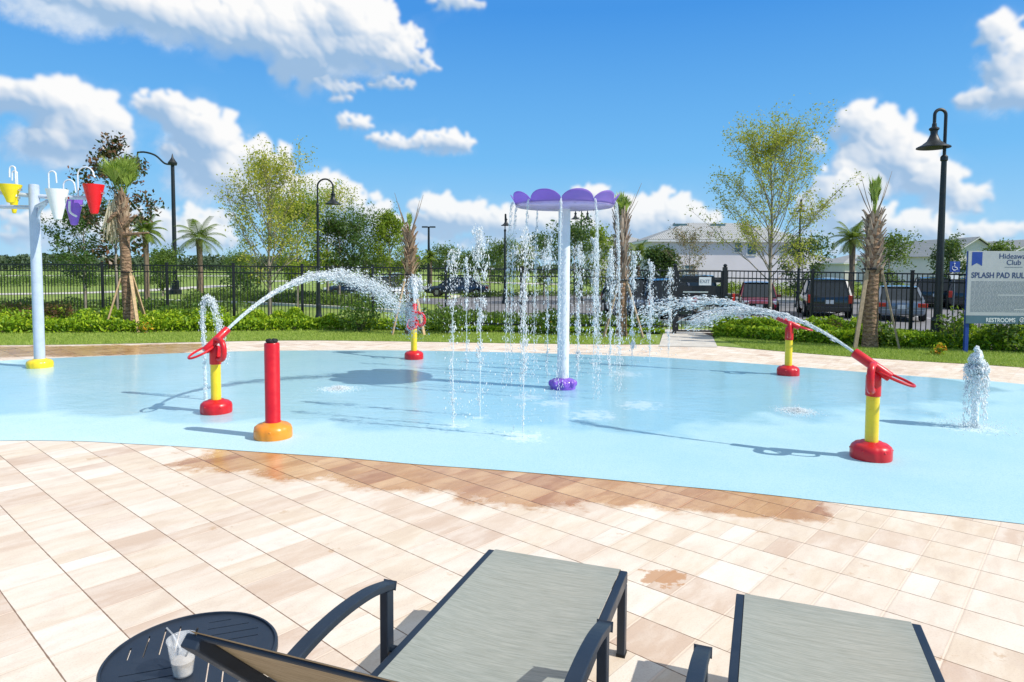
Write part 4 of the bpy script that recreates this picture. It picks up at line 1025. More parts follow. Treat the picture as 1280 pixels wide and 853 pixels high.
# long stiff spear leaves
def spears(px, D, zb, lst, label_parent):
    pass
def feather_palm(px, D, top, crown_w, label, trunk_r=0.16, seedn=1, nfr=22):
    random.seed(seedn)
    root = empty('feather_palm', at(px, D), 0, label, 'palm')
    H = zat(px, top, D) - LOW; rad = crown_w / 2; Ht = H - rad * 0.75
    mb = MB(); mb.tube([(0, 0, 0), (0.03, 0, Ht * .5), (0, 0, Ht)], [trunk_r * 1.15, trunk_r * 0.9, trunk_r * 1.2], 10)
    mb.build('trunk', M['bark_brown'], root, smooth=True, angle=70)
    vs = []
    for k in range(nfr):
        a = k * 2.399; el = R(78 - 92 * (k / nfr)); L = rad * 1.12
        p = Vector((0, 0, Ht)); d = Vector((math.cos(a) * math.cos(el), math.sin(a) * math.cos(el), math.sin(el)))
        n = 9
        for i in range(n):
            q = p + d * L / n; s_ = Vector((-math.sin(a), math.cos(a), 0)); up = s_.cross(d)
            vs.append([p - s_ * .02, p + s_ * .02, q + s_ * .015, q - s_ * .015])
            if i > 0:
                for m_ in range(3):
                    b0 = p.lerp(q, m_ / 3)
                    for sg in (-1, 1):
                        l = rad * 0.34 * (1 - 0.5 * abs(i / n - .4)); e = b0 + (s_ * sg * .8 + d * .55 - Vector((0, 0, .35))).normalized() * l
                        vs.append([b0, b0 + d * .05, e + d * .02, e])
            p = q; d = (d - Vector((0, 0, 1)) * 0.16).normalized()
    quads_to_obj(vs, 'frond', M['leaf_palm'], root)
    return root
feather_palm(250, 50, 277, 3.5, 'feathery palm standing alone beyond the fence right of the tall curved arm lamp', 0.2, 5)
feather_palm(183, 40, 273, 2.2, 'feathery palm seen just behind the leftmost braced palm', 0.15, 6)
feather_palm(1064, 42, 280, 2.6, 'feathery palm beyond the parked cars left of the thick shaggy palm', 0.17, 7)
feather_palm(538, 60, 313, 1.6, 'tiny distant feathery palm under the double headed lamp', 0.15, 8, 16)
feather_palm(655, 48, 305, 2.4, 'feathery palm beyond the parking lot just left of the flower pole', 0.15, 9, 18)
feather_palm(458, 60, 316, 1.3, 'tiny distant feathery palm between the pale tree and the cone shaped tree', 0.12, 10, 14)
feather_palm(797, 44, 305, 1.9, 'feathery palm between the shaggy braced palm and the narrow dark trees', 0.14, 13, 16)

# ------------------------------------------------------------------ fence and gate
TOPZ = {0: 1.80, 1: 1.80, 2: 1.80, 3: 1.78, 4: 1.76, 5: 1.73, 6: 1.72, 7: 1.72, 8: 1.70, 9: 1.68, 10: 1.66, 11: 1.66}
def fence_run(i0, i1, label):
    root = empty('metal_fence', FP[i0].copy(), 0, label, 'fence')
    o0 = FP[i0]
    # resample at 2.1 m
    pts = [FP[i0].copy()]; tz = [TOPZ[i0]]; acc_ = 0; step = 2.1
    L = [0]
    for i in range(i0, i1): L.append(L[-1] + (FP[i + 1] - FP[i]).length)
    tot = L[-1]; n = round(tot / step)
    def samp(s):
        for k in range(len(L) - 1):
            if s <= L[k + 1] + 1e-6:
                t = (s - L[k]) / (L[k + 1] - L[k]); return FP[i0 + k].lerp(FP[i0 + k + 1], t), TOPZ[i0 + k] * (1 - t) + TOPZ[i0 + k + 1] * t
        return FP[i1], TOPZ[i1]
    S = [samp(tot * k / n) for k in range(n + 1)]
    for k, (p, z) in enumerate(S):
        q = p - o0
        mb = MB(); mb.box((q.x, q.y, (z + .05) / 2), (0.062, 0.062, z + .05)); mb.box((q.x, q.y, z + .058), (0.074, 0.074, 0.016))
        mb.build('post', M['black_metal'], root)
        if k == n: break
        p2, z2 = S[k + 1]; q2 = p2 - o0; d = (q2 - q); Ld = d.length; d.normalize()
        a = q + d * .033; b_ = q2 - d * .033
        mb = MB()
        for dz in (0.0, -0.19, -1.50):
            mb.bar((a.x, a.y, z - .02 + dz), (b_.x, b_.y, z2 - .02 + dz), 0.028, 0.034)
        m = int(round(Ld / 0.105))
        for j in range(1, m):
            t = j / m; c = q.lerp(q2, t); zz = z + (z2 - z) * t
            mb.box((c.x, c.y, (zz - .035 + .08) / 2), (0.016, 0.016, zz - .035 - .08))
        mb.build('picket_panel', M['black_metal'], root)
    return root
fence_run(0, 6, 'black metal picket fence running left of the gate behind the hedge')
fence_run(7, 11, 'black metal picket fence running right of the gate in front of the parked cars')
def text_mesh(s, size, mat, parent, loc, rot, name='lettering', extrude=0.002, align='LEFT', sx=1.0, bold=0.0):
    cu = bpy.data.curves.new('t', 'FONT'); cu.body = s; cu.size = size; cu.extrude = extrude; cu.align_x = align; cu.offset = bold
    to = bpy.data.objects.new('t', cu); col.objects.link(to)
    bpy.context.view_layer.update()
    me = bpy.data.meshes.new_from_object(to.evaluated_get(bpy.context.evaluated_depsgraph_get()))
    bpy.data.objects.remove(to); bpy.data.curves.remove(cu)
    me.materials.clear(); me.materials.append(mat); me.name = name
    o = new_obj(name, me, parent); o.location = loc; o.rotation_euler = rot; o.scale = (sx, 1, 1)
    return o
ga, gb = FP[6], FP[7]
gr = empty('gate', ga.copy(), math.atan2((gb - ga).y, (gb - ga).x), 'black metal gate with solid upper panel and a small white exit sign', 'gate')
GW = (gb - ga).length
for x in (-0.02, GW + 0.02):
    mb = MB(); mb.box((x, -0.05, 0.9), (0.10, 0.10, 1.80)); mb.lathe([(0.03, 1.80), (0.055, 1.83), (0.05, 1.86), (0.02, 1.885)], (x, -0.05, 0), 12); mb.build('post', M['black_metal'], gr)
mb = MB()
for x in (0.06, GW - 0.06): mb.box((x, -0.05, 0.88), (0.05, 0.045, 1.64))
for z in (0.08, 1.50, 1.69, 1.02): mb.box((GW / 2, -0.05, z), (GW - 0.17, 0.04, 0.045))
for j in range(1, 11):
    x = 0.06 + (GW - .12) * j / 11; mb.box((x, -0.05, 0.55), (0.016, 0.016, 0.89)); mb.box((x, -0.05, 1.595), (0.016, 0.016, 0.14))
mb.build('gate_frame', M['black_metal'], gr)
mb = MB(); mb.box((GW / 2, -0.045, 1.43), (GW - 0.17, 0.008, 0.09)); mb.box((GW / 2, -0.045, 1.17), (GW - 0.17, 0.008, 0.25)); mb.build('solid_panel', M['black_metal'], gr)
mb = MB(); mb.box((GW / 2 - .12, -0.085, 1.13), (0.66, 0.03, 0.035)); mb.build('push_bar', M['chrome'], gr)
mb = MB(); mb.box((GW * .60, -0.09, 1.42), (0.32, 0.01, 0.22)); es = mb.build('exit_sign', M['white_print'], gr)
text_mesh('EXIT', 0.13, M['sign_grey'], es, (GW * .60 - .14, -0.097, 1.375), (R(90), 0, 0))

# ------------------------------------------------------------------ lamps
def bell(mb, c, s):
    prof = [(0.02, 0.0), (0.045, -0.03), (0.05, -0.10), (0.10, -0.13), (0.105, -0.16), (0.075, -0.19), (0.07, -0.26), (0.10, -0.34), (0.14, -0.42), (0.24, -0.50), (0.34, -0.55), (0.345, -0.57), (0.33, -0.57), (0.20, -0.50), (0.06, -0.44)]
    mb.lathe([(r * s, z * s) for r, z in prof], c, 24)
def lamp(name, px, D, z0, top_py, label, side=-1, pole_r=0.10, arm=0.32, sc=1.0, heads=None, group=None):
    root = empty(name, at(px, D, z0), 0, label, 'street lamp', group)
    H = zat(px, top_py, D) - z0 ; w_ = arm; Hp = H - 1.15 * sc
    mb = MB(); mb.lathe([(pole_r * 1.9, 0), (pole_r * 1.9, .18), (pole_r * 1.5, .24), (pole_r * 1.35, .55), (pole_r * 1.5, .6), (pole_r * 1.15, .68)], n=20); mb.build('base', M['lamp_metal'], root, smooth=True)
    mb = MB(); mb.lathe([(pole_r, .6), (pole_r * .62, Hp), (pole_r * .85, Hp + .02), (pole_r * .85, Hp + .1), (pole_r * .5, Hp + .14)], n=18); mb.build('pole', M['lamp_metal'], root, smooth=True)
    for sgn in (heads or (side,)):
        pts = [Vector((0, 0, Hp))]
        zc = H - w_ * sc
        pts.append(Vector((0, 0, zc)))
        for k in range(1, 13):
            a = PI * k / 12; pts.append(Vector((sgn * (w_ * sc - w_ * sc * math.cos(a)), 0, zc + w_ * sc * math.sin(a))))
        pts.append(Vector((sgn * 2 * w_ * sc, 0, zc - .18 * sc)))
        mb = MB(); mb.tube(pts, 0.036 * sc, 10); mb.build('arm', M['lamp_metal'], root, smooth=True)
        mb = MB(); bell(mb, (sgn * 2 * w_ * sc, 0, zc - .16 * sc), sc); mb.build('shade', M['lamp_metal'], root, smooth=True)
    return root
lamp('street_lamp', 1174, 15.1, 0, 137, 'tall black lamp post with a bell shade nearest the pool, beside the thick palm', -1, 0.09, 0.125, 1.0)
lamp('street_lamp', 398, 27, LOW, 224, 'black lamp post with an arched arm and bell shade right of the tall airy tree', 1, 0.075, 0.33, 0.95)
for (px, D, ty, hd, lb) in [(631, 40, 268, (1,), 'thin black lamp post with bell shade left of the purple flower'), (726, 44, 258, (1, -1), 'double headed black lamp post behind the purple flower'), (998, 38, 250, (1,), 'thin black lamp post behind the crown of the tall airy tree on the right')]:
    lamp('street_lamp', px, D, LOW, ty, lb, 1, 0.085, 0.22 if len(hd) == 2 else 0.03, 0.9, heads=hd)
# tall lamp with a long swan arm
root = empty('street_lamp', at(219, 52), 0, 'tall dark lamp post with a long swan neck arm reaching left to a small lantern', 'street lamp')
H = zat(219, 207, 52) - LOW
mb = MB(); mb.lathe([(.45, 0), (.45, .3), (.3, .4), (.28, 1.0), (.17, 1.1), (.13, H), (.3, H + .02), (.34, H + .2), (.2, H + .4), (.08, H + .6), (.02, H + .9)], n=16); mb.build('pole', M['lamp_metal'], root, smooth=True)
ctrl = [Vector((0, 0, H + .1)), Vector((-.6, 0, H + .15)), Vector((-1.3, 0, H + .75)), Vector((-2.1, 0, H + 1.0)), Vector((-2.7, 0, H + 0.98))]
mb = MB(); mb.tube(smooth_curve(ctrl, 6), 0.07, 8); mb.build('arm', M['lamp_metal'], root, smooth=True)
mb = MB(); mb.lathe([(.04, 0), (.06, -.35), (.16, -.45), (.13, -.75), (.28, -1.15), (.26, -1.3), (.1, -1.35)], (-2.7, 0, H + 1.0), 14); mb.build('lantern', M['lamp_metal'], root, smooth=True)
root = empty('area_light', at(536, 60), 0, 'thin distant light pole with two flat heads left of the ground jets', 'street lamp')
H = zat(536, 284, 60) - LOW
mb = MB(); mb.lathe([(.14, 0), (.09, H)], n=8); mb.build('pole', M['lamp_metal'], root)
mb = MB(); mb.box((-.35, 0, H), (.5, .25, .12)); mb.box((.35, 0, H), (.5, .25, .12)); mb.box((0, 0, H), (.3, .08, .08)); mb.build('lamp_head', M['lamp_metal'], root)

# ------------------------------------------------------------------ signs
sl = P(1207, 400, 14.0)
sr = empty('rules_sign', Vector((sl.x, 14.0, 0)), R(-3), 'large pale pool rules sign on blue posts, rising over the right hedge', 'sign')
zt, zb, zs = zat(1210, 314, 14), zat(1207, 394.5, 14), zat(1207, 404.5, 14)
SW = 1.42
for x in (0.045, SW - 0.045):
    mb = MB(); mb.box((x, 0.04, zt / 2), (0.075, 0.06, zt)); mb.build('post', M['blue'], sr, bevel=0.004)
mb = MB(); mb.box((SW / 2, 0, (zt + zb) / 2), (SW, 0.02, zt - zb)); mb.build('panel', M['sign_panel'], sr, bevel=0.003)
mb = MB(); mb.box((SW / 2, -0.003, (zb + zs) / 2), (SW, 0.026, zb - zs - .004)); mb.build('direction_strip', M['sign_teal'], sr)
hS = zt - zb
mb = MB(); y_ = -0.0125
b0, b1 = 0.07, 0.28; mb.add([(b0, y_, zt - .02), (b0, y_, zt - .31), ((b0 + b1) / 2, y_, zt - .25), (b1, y_, zt - .31), (b1, y_, zt - .02)], [(0, 1, 2, 4), (4, 2, 3)]); mb.build('banner_emblem', M['blue'], sr)
text_mesh('Hideaway', 0.155, M['navy'], sr, (0.92, -0.0115, zt - .155), (R(90), 0, 0), align='CENTER')
text_mesh('Club', 0.155, M['navy'], sr, (0.92, -0.0115, zt - .285), (R(90), 0, 0), align='CENTER')
text_mesh('SPLASH PAD RULES', 0.165, M['navy'], sr, (0.07, -0.0115, zt - .56), (R(90), 0, 0), sx=0.86, bold=0.002)
text_mesh('RESTROOMS', 0.125, M['white_print'], sr, (0.40, -0.0175, zs + .035), (R(90), 0, 0), bold=0.002, sx=0.85)
mb = MB(); ring = [(1.13 + .045 * math.cos(a * PI / 12), -0.018, (zb + zs) / 2 + .045 * math.sin(a * PI / 12)) for a in range(24)]
mb.tube(ring, 0.006, 5, closed=True); mb.box((1.125, -0.018, (zb + zs) / 2), (.05, .004, .012)); mb.add([(1.135, -.02, (zb + zs) / 2 + .025), (1.135, -.02, (zb + zs) / 2 - .025), (1.165, -.02, (zb + zs) / 2)], [(0, 1, 2)])
mb.build('arrow_emblem', M['white_print'], sr)
random.seed(5)
mb = MB()
for r_ in range(26):
    z = zt - .64 - r_ * (hS - .70) / 26; x = 0.08; end = SW - random.choice([.1, .12, .2, .5, .8]) if r_ % 3 == 2 else SW - random.uniform(.08, .16)
    while x < end:
        l = random.uniform(.02, .085); mb.box((x + l / 2, -0.0112, z), (l, 0.0016, 0.0125)); x += l + 0.014
mb.build('small_print', M['sign_grey'], sr)
mb = MB(); mb.box((.92, -0.0112, zt - .335), (.36, .0016, .014)); mb.build('small_print', M['sign_grey'], sr)

hr = empty('parking_sign', at(1193, 27.5), 0, 'small blue disabled parking sign on a grey post by the tall lamp', 'sign')
hz_ = zat(1193, 327, 27.5) - LOW
mb = MB(); mb.box((0, 0.02, hz_ / 2), (.06, .03, hz_)); mb.build('post', M['sign_grey'], hr)
mb = MB(); mb.box((0, 0, hz_ - .22), (.42, .012, .44)); mb.build('sign_plate', M['blue'], hr)
mb = MB(); mb.ball((-.03, -.012, hz_ - .09), .032, 8); mb.tube([(-.03, -.01, hz_ - .13), (-.02, -.01, hz_ - .24), (.07, -.01, hz_ - .25), (.11, -.01, hz_ - .34)], .014, 6)
mb.tube([(-.02 + .095 * math.cos(a), -.01, hz_ - .27 + .095 * math.sin(a)) for a in [PI * .7 + i * .28 for i in range(15)]], .012, 5); mb.build('wheelchair_symbol', M['white_print'], hr)
mb = MB(); mb.box((0, 0, hz_ - .62), (.3, .012, .22)); mb.build('sign_plate', M['white_print'], hr)

# ------------------------------------------------------------------ houses
def roof_mat(name, c):
    m, nt, b = new_mat(name); co = objco(nt)
    wv = nt.new('ShaderNodeTexWave', {'Scale': 1.1, 'Distortion': 0.3}, bands_direction='Z', wave_profile='SAW'); nt.l.new(co, wv.inputs[0])
    wx = nt.new('ShaderNodeTexWave', {'Scale': 1.3, 'Distortion': 0.0}, bands_direction='X'); nt.l.new(co, wx.inputs[0])
    n = nt.noise(co, 3, 4, .6)
    cc = nt.mix(nt.math('MULTIPLY', wv.outputs[1], 0.45), c4(c), c4([v * .6 for v in c])); cc = nt.mix(nt.math('MULTIPLY', n, .35), cc, c4([v * 1.4 for v in c]))
    lnk(nt, cc, b, 'Base Color'); b.inputs['Roughness'].default_value = .85
    lnk(nt, bump(nt, nt.math('ADD', wv.outputs[1], wx.outputs[1]), .6, .06), b, 'Normal'); return m
M['roof'] = roof_mat('roof_tiles', (0.35, 0.355, 0.35))
def house(px0, px1, D, ground, eave_py, ridge_py, depth, label, wins, wallm='stucco', gable=False, rot=0, ridge_frac=0.5, over=0.5, name='house', group=None):
    x0, x1 = P(px0, 335, D).x, P(px1, 335, D).x; W_ = x1 - x0
    ez = zat((px0 + px1) / 2, eave_py, D); rz = zat((px0 + px1) / 2, ridge_py, D + depth / 2)
    r = empty(name, ((x0 + x1) / 2, D, ground), rot, label, 'house', group); ez -= ground; rz -= ground
    h2 = W_ / 2
    mb = MB(); mb.box((0, depth / 2, ez / 2), (W_, depth, ez))
    if gable:
        mb.add([(-h2, 0, ez), (h2, 0, ez), (0, 0, rz - .15)], [(0, 1, 2)])
    mb.build('wall', M[wallm], r)
    a, o = h2 + over, over
    mb = MB()
    if gable:
        mb.add([(-a, -o, ez - .15), (0, -o, rz), (0, depth + o, rz), (-a, depth + o, ez - .15)], [(0, 1, 2, 3)]); mb.add([(a, -o, ez - .15), (0, -o, rz), (0, depth + o, rz), (a, depth + o, ez - .15)], [(3, 2, 1, 0)])
    else:
        rl = max(0.2, h2 - depth / 2 * ridge_frac * 2)
        mb.add([(-a, -o, ez), (a, -o, ez), (a, depth + o, ez), (-a, depth + o, ez), (-rl, depth / 2, rz), (rl, depth / 2, rz)], [(0, 1, 5, 4), (1, 2, 5), (2, 3, 4, 5), (3, 0, 4)])
    mb.build('roof', M['roof'], r)
    if not gable:
        mb = MB(); mb.box((0, -o + .03, ez - .14), (2 * a, .06, .22)); mb.box((-a + .03, depth / 2, ez - .14), (.06, depth + 2 * o - .13, .22)); mb.box((0, depth / 2, ez - .26), (2 * a - .1, depth + 2 * o - .1, .02)); mb.build('fascia', M['trim'], r)
    else:
        mb = MB(); mb.bar((-a, -o - .03, ez - .3), (0, -o - .03, rz - .12), .06, .22, (0, 1, 0)); mb.bar((a, -o - .03, ez - .3), (0, -o - .03, rz - .12), .06, .22, (0, 1, 0)); mb.build('fascia', M['trim'], r)
    for (wx0, wy0, wx1, wy1) in wins:
        c = P((wx0 + wx1) / 2, (wy0 + wy1) / 2, D); ww = (wx1 - wx0) / F * D; wh = (wy1 - wy0) / F * D
        lx = c.x - (x0 + x1) / 2; lz = c.z - ground
        mb = MB(); mb.box((lx, -.04, lz + wh / 2 + .05), (ww + .2, .09, .1)); mb.box((lx, -.04, lz - wh / 2 - .05), (ww + .2, .11, .1)); mb.box((lx - ww / 2 - .05, -.04, lz), (.1, .09, wh)); mb.box((lx + ww / 2 + .05, -.04, lz), (.1, .09, wh)); mb.box((lx, -.035, lz), (ww, .06, .06)); wo = mb.build('window', M['trim'], r)
        mb = MB(); mb.box((lx, -.012, lz), (ww, .02, wh)); mb.build('pane', M['glass_dark'], wo)
    return r
h1 = house(814, 1012, 72, LOW, 300, 279, 13, 'large white two storey house with grey hip roof behind the tall airy tree', [(918, 304, 926, 315), (934, 304, 945, 318.5), (856, 332, 868, 341)], ridge_frac=.42)
for lx in (-4.2, .2):
    mb = MB(); mb.box((lx, 5.4, zat(860, 281.5, 78) - LOW - .05), (1.6, .5, .3)); mb.build('roof_vent', M['glass_dark'], h1)
house(742, 822, 90, LOW, 306, 293, 12, 'white house with grey roof half hidden left of the large white house', [(770, 315, 776, 325)])
HG = 'houses beyond the parking lot on the right'
house(1012, 1062, 150, LOW, 330, 318, 16, 'distant low grey roofed house right of the large white house', [(1040, 333, 1045, 338)], 'stucco_cream', group=HG)
house(1056, 1120, 140, LOW, 329, 318, 14, 'distant grey roofed house behind the feathery palm on the right', [(1100, 333, 1104, 338)], 'stucco_cream', group=HG)
house(1128, 1162, 105, LOW, 324, 312, 14, 'white house just right of the thick shaggy palm, the smaller one', [(1137, 327, 1140, 333)], group=HG, gable=True)
house(1146, 1196, 88, LOW, 319, 302, 14, 'white two storey house directly behind the tall lamp pole', [(1152, 326, 1155, 334), (1158, 326, 1161, 334)], group=HG)
house(1186, 1252, 80, LOW, 319, 299.5, 14, 'white gabled house behind the rules sign and the blue parking sign', [(1198, 337, 1214, 346)], gable=True, group=HG)
house(1256, 1330, 78, LOW, 318, 302, 14, 'white gabled house at the right picture edge behind the rules sign', [(1270, 325, 1276, 333)], gable=True, group=HG)

# ------------------------------------------------------------------ cars
def make_car(name, kind, mat, label, loc, rz, group='cars parked beyond the fence'):
    r = empty(name, loc, rz, label, 'car', group)
    if kind == 'sedan': L, W_, H = 4.7, 1.84, 1.45
    elif kind == 'hatch': L, W_, H = 4.1, 1.76, 1.52
    elif kind == 'pickup': L, W_, H = 5.6, 1.98, 1.85
    else: L, W_, H = 4.7, 1.92, 1.74
    b = H * (0.60 if kind == 'sedan' else 0.58)
    h = L / 2
    st = [(-h, .38, b * .86, .84), (-h + .06, .27, b * .98, .94), (-h + .7, .24, b * 1.02, 1), (0, .22, b, 1), (h - 1.3, .22, b * .96, 1), (h - .5, .24, b * .88, .96), (h - .08, .28, b * .74, .86), (h, .36, b * .62, .74)]
    if kind == 'pickup': st = [(-h, .42, 1.02, .92), (-h + .05, .36, 1.08, .96), (-h + 1.0, .34, 1.08, 1), (0, .34, 1.08, 1), (h - 1.3, .34, 1.08, 1), (h - .5, .36, 1.04, .98), (h - .06, .4, .98, .93), (h, .45, .85, .9)]
    vs = []; n = 12
    for (x, zb_, zt_, wf) in st:
        w2 = W_ / 2 * wf; hh = zt_ - zb_
        rr = [(0, zb_), (w2 * .86, zb_), (w2 * .97, zb_ + .08), (w2, zb_ + hh * .45), (w2 * .98, zb_ + hh * .75), (w2 * .9, zt_), (0, zt_ + .02)]
        ring = rr + [(-y, z) for (y, z) in rr[-2:0:-1]]
        vs += [(x, y, z) for y, z in ring]
    k = len(st); fs = [(i * n + j, i * n + (j + 1) % n, (i + 1) * n + (j + 1) % n, (i + 1) * n + j) for i in range(k - 1) for j in range(n)]
    fs += [tuple(range(n))[::-1], tuple((k - 1) * n + j for j in range(n))]
    mb = MB(); mb.add(vs, fs); body = mb.build('body', mat, r, smooth=True, angle=30)
    bm = bmesh.new(); bm.from_mesh(body.data); bmesh.ops.recalc_face_normals(bm, faces=bm.faces); bm.to_mesh(body.data); bm.free()
    # greenhouse
    if kind == 'sedan': cab = [(-h + .55, b * 1.0), (-h + 1.25, H - .04), (-.1, H), (.55, H - .03), (1.35, b * .99)]
    elif kind == 'hatch': cab = [(-h + .10, b * 1.0), (-h + .5, H - .06), (-.1, H), (.4, H - .04), (1.2, b * .98)]
    elif kind == 'pickup': cab = [(-.75, 1.06), (-.62, H - .04), (0, H), (.65, H - .04), (1.35, 1.07)]
    else: cab = [(-h + .10, b * 1.0), (-h + .42, H - .08), (-.1, H), (.55, H - .05), (1.3, b * .98)]
    wb, wt = W_ / 2 * .9, W_ / 2 * .72
    low = lambda x: (x, b * 1.0)
    (x0, z0), (x1, z1), (x2, z2), (x3, z3), (x4, z4) = cab
    zb_ = min(z0, z4) - .03
    mb = MB()
    P8 = {}
    for s in (-1, 1):
        P8[s] = [Vector((x0, s * wb, zb_)), Vector((x1, s * wt, z1)), Vector((x2, s * wt, z2 - .015)), Vector((x3, s * wt, z3)), Vector((x4, s * wb, zb_))]
    A, B = P8[-1], P8[1]
    mb.add(A + B, [(0, 5, 6, 1), (1, 6, 7, 2), (2, 7, 8, 3), (3, 8, 9, 4), (0, 1, 2, 3, 4), (9, 8, 7, 6, 5)])
    mb.build('window_glass', M['car_glass'], r)
    mb = MB()
    up = .028
    rs_ = [Vector((x1 - .05, 0, z1)), Vector((x1 + .35, 0, (z1 + z2) / 2 + .02)), Vector((x2, 0, z2)), Vector((x3 + .05, 0, z3))]
    v = []
    for p in rs_:
        for s in (-1, -.55, 0, .55, 1): v.append((p.x, s * (wt + .02), p.z + up * (1.6 - s * s)))
    mb.add(v, [(i * 5 + j, (i + 1) * 5 + j, (i + 1) * 5 + j + 1, i * 5 + j + 1) for i in range(3) for j in range(4)])
    for s in (-1, 1):
        mb.bar(P8[s][0] + Vector((.02, s * .01, 0)), P8[s][1] + Vector((.0, s * .01, 0)), .1, .05); mb.bar(P8[s][3] + Vector((0, s * .01, 0)), P8[s][4] + Vector((0, s * .01, 0)), .05, .05)
        xm = (x2 + x1) / 2 if kind in ('suv', 'hatch') else x2
        mb.bar((xm - .1, s * (wb + .004), zb_), (xm, s * (wt + .012), z2 - .01), .07, .03)
        mb.bar((x1, s * (wt + .015), z1), (x3, s * (wt + .015), z3), .05, .05)
    mb.build('roof', mat, r)
    wr = .33 if kind in ('sedan', 'hatch') else .38
    for s in (-1, 1):
        for x in (-h + .85, h - .9):
            mb = MB(); y = s * (W_ / 2 - .08)
            vs_ = []; prof = [(wr * .62, -.1), (wr * .93, -.11), (wr, -.07), (wr, .07), (wr * .93, .11), (wr * .62, .10)]
            for (q, t) in prof:
                for j in range(22): vs_.append((x + q * math.cos(j * PI / 11), y + t, wr + q * math.sin(j * PI / 11)))
            mb.add(vs_, [(i * 22 + j, i * 22 + (j + 1) % 22, (i + 1) * 22 + (j + 1) % 22, (i + 1) * 22 + j) for i in range(5) for j in range(22)])
            wh = mb.build('wheel', M['rubber'], r, smooth=True, angle=50)
            mb = MB(); mb.tube([(x, y + s * .04, wr), (x, y + s * .095, wr)], [wr * .62, wr * .55], 16); mb.build('rim', M['chrome'], wh)
    for s in (-1, 1):
        yl = s * W_ / 2 * .80; zl = b * .80
        if kind in ('suv', 'pickup'): mb = MB(); mb.box((-h + .07, s * W_ / 2 * .87, b * .84), (.16, .17, .36)); mb.build('tail_lamp', M['lamp_red'], r, bevel=.02)
        else: mb = MB(); mb.box((-h + .09, yl, b * .80), (.2, .36, .17)); mb.build('tail_lamp', M['lamp_red'], r, bevel=.02)
        mb = MB(); mb.box((h - .17, yl * .88, b * .68), (.26, .32, .15)); mb.build('headlight', M['lamp_clear'], r, bevel=.02)
        mb = MB(); mb.box((.95, s * (W_ / 2 + .06), b * 1.02), (.12, .2, .13)); mb.build('mirror', mat, r, bevel=.02)
    mb = MB(); mb.box((-h + .0, 0, .42), (.14, W_ * .86, .2)); mb.build('rear_bumper', M['chrome'] if kind == 'pickup' else mat, r, bevel=.03)
    mb = MB(); mb.box((h - .03, 0, .45), (.12, W_ * .74, .22)); mb.build('grille', M['rubber'], r, bevel=.02)
    mb = MB(); mb.box((-h - .012 if kind != 'suv' else -h - .008, 0, b * .72), (.03, .34, .17)); mb.build('number_plate', M['plate'], r)
    mb = MB(); mb.box((h + .035, 0, .44), (.02, .32, .16)); mb.build('number_plate', M['plate'], r)
    return r
def atc(px, D): v = at(px, D); v.z = LOW + .012; return v
BK = R(90)
def rear_at(px, D, rz, L, z=LOW + .012):
    """place a car whose tail is at the given spot"""
    v = at(px, D); return Vector((v.x + math.cos(rz) * L / 2, v.y + math.sin(rz) * L / 2, z))
make_car('parked_suv', 'suv', M['car_black'], 'black parked SUV seen from behind with red tail lamps, left of the thick palm', rear_at(1038, 29.5, R(72), 4.7), R(72))
make_car('parked_sedan', 'sedan', M['car_silver'], 'silver sedan seen from behind between the thick palm and the tall lamp', rear_at(1129, 27.6, R(66), 4.7), R(66))
make_car('parked_suv', 'suv', M['car_black'], 'black SUV partly behind the tall lamp pole', rear_at(1170, 38, R(64), 4.7), R(64))
make_car('parked_suv', 'suv', M['car_black'], 'dark SUV just left of the rules sign', rear_at(1212, 36, R(60), 4.7), R(60))
make_car('parked_hatchback', 'hatch', M['car_red'], 'dark red hatchback facing the pool behind the trunk of the tall airy tree', rear_at(950, 31, R(72), 4.1), R(72 + 180))
make_car('parked_pickup', 'pickup', M['car_black'], 'black pickup with a bright bumper seen through the gate', atc(868, 32.0), R(93))
make_car('parked_suv', 'suv', M['car_blue'], 'dark blue SUV just left of the gate', atc(826, 29), R(88))
make_car('parked_suv', 'suv', M['car_silver'], 'silver SUV behind the shaggy braced palm and the falling water', atc(790, 29.5), R(-86))
make_car('parked_sedan', 'sedan', M['car_blue'], 'dark sedan parked side on behind the ground jets left of the flower', atc(572, 50), R(178))
make_car('parked_hatchback', 'hatch', M['car_white'], 'white car just left of the braced palm behind the rear spray cannon', atc(484, 47), R(-60))
make_car('parked_suv', 'suv', M['car_black'], 'black SUV directly behind the braced palm with yellow fronds', atc(505, 50), R(95))
make_car('parked_sedan', 'sedan', M['car_blue'], 'dark sedan behind the falling end of the long water arc', atc(447, 49), R(185))

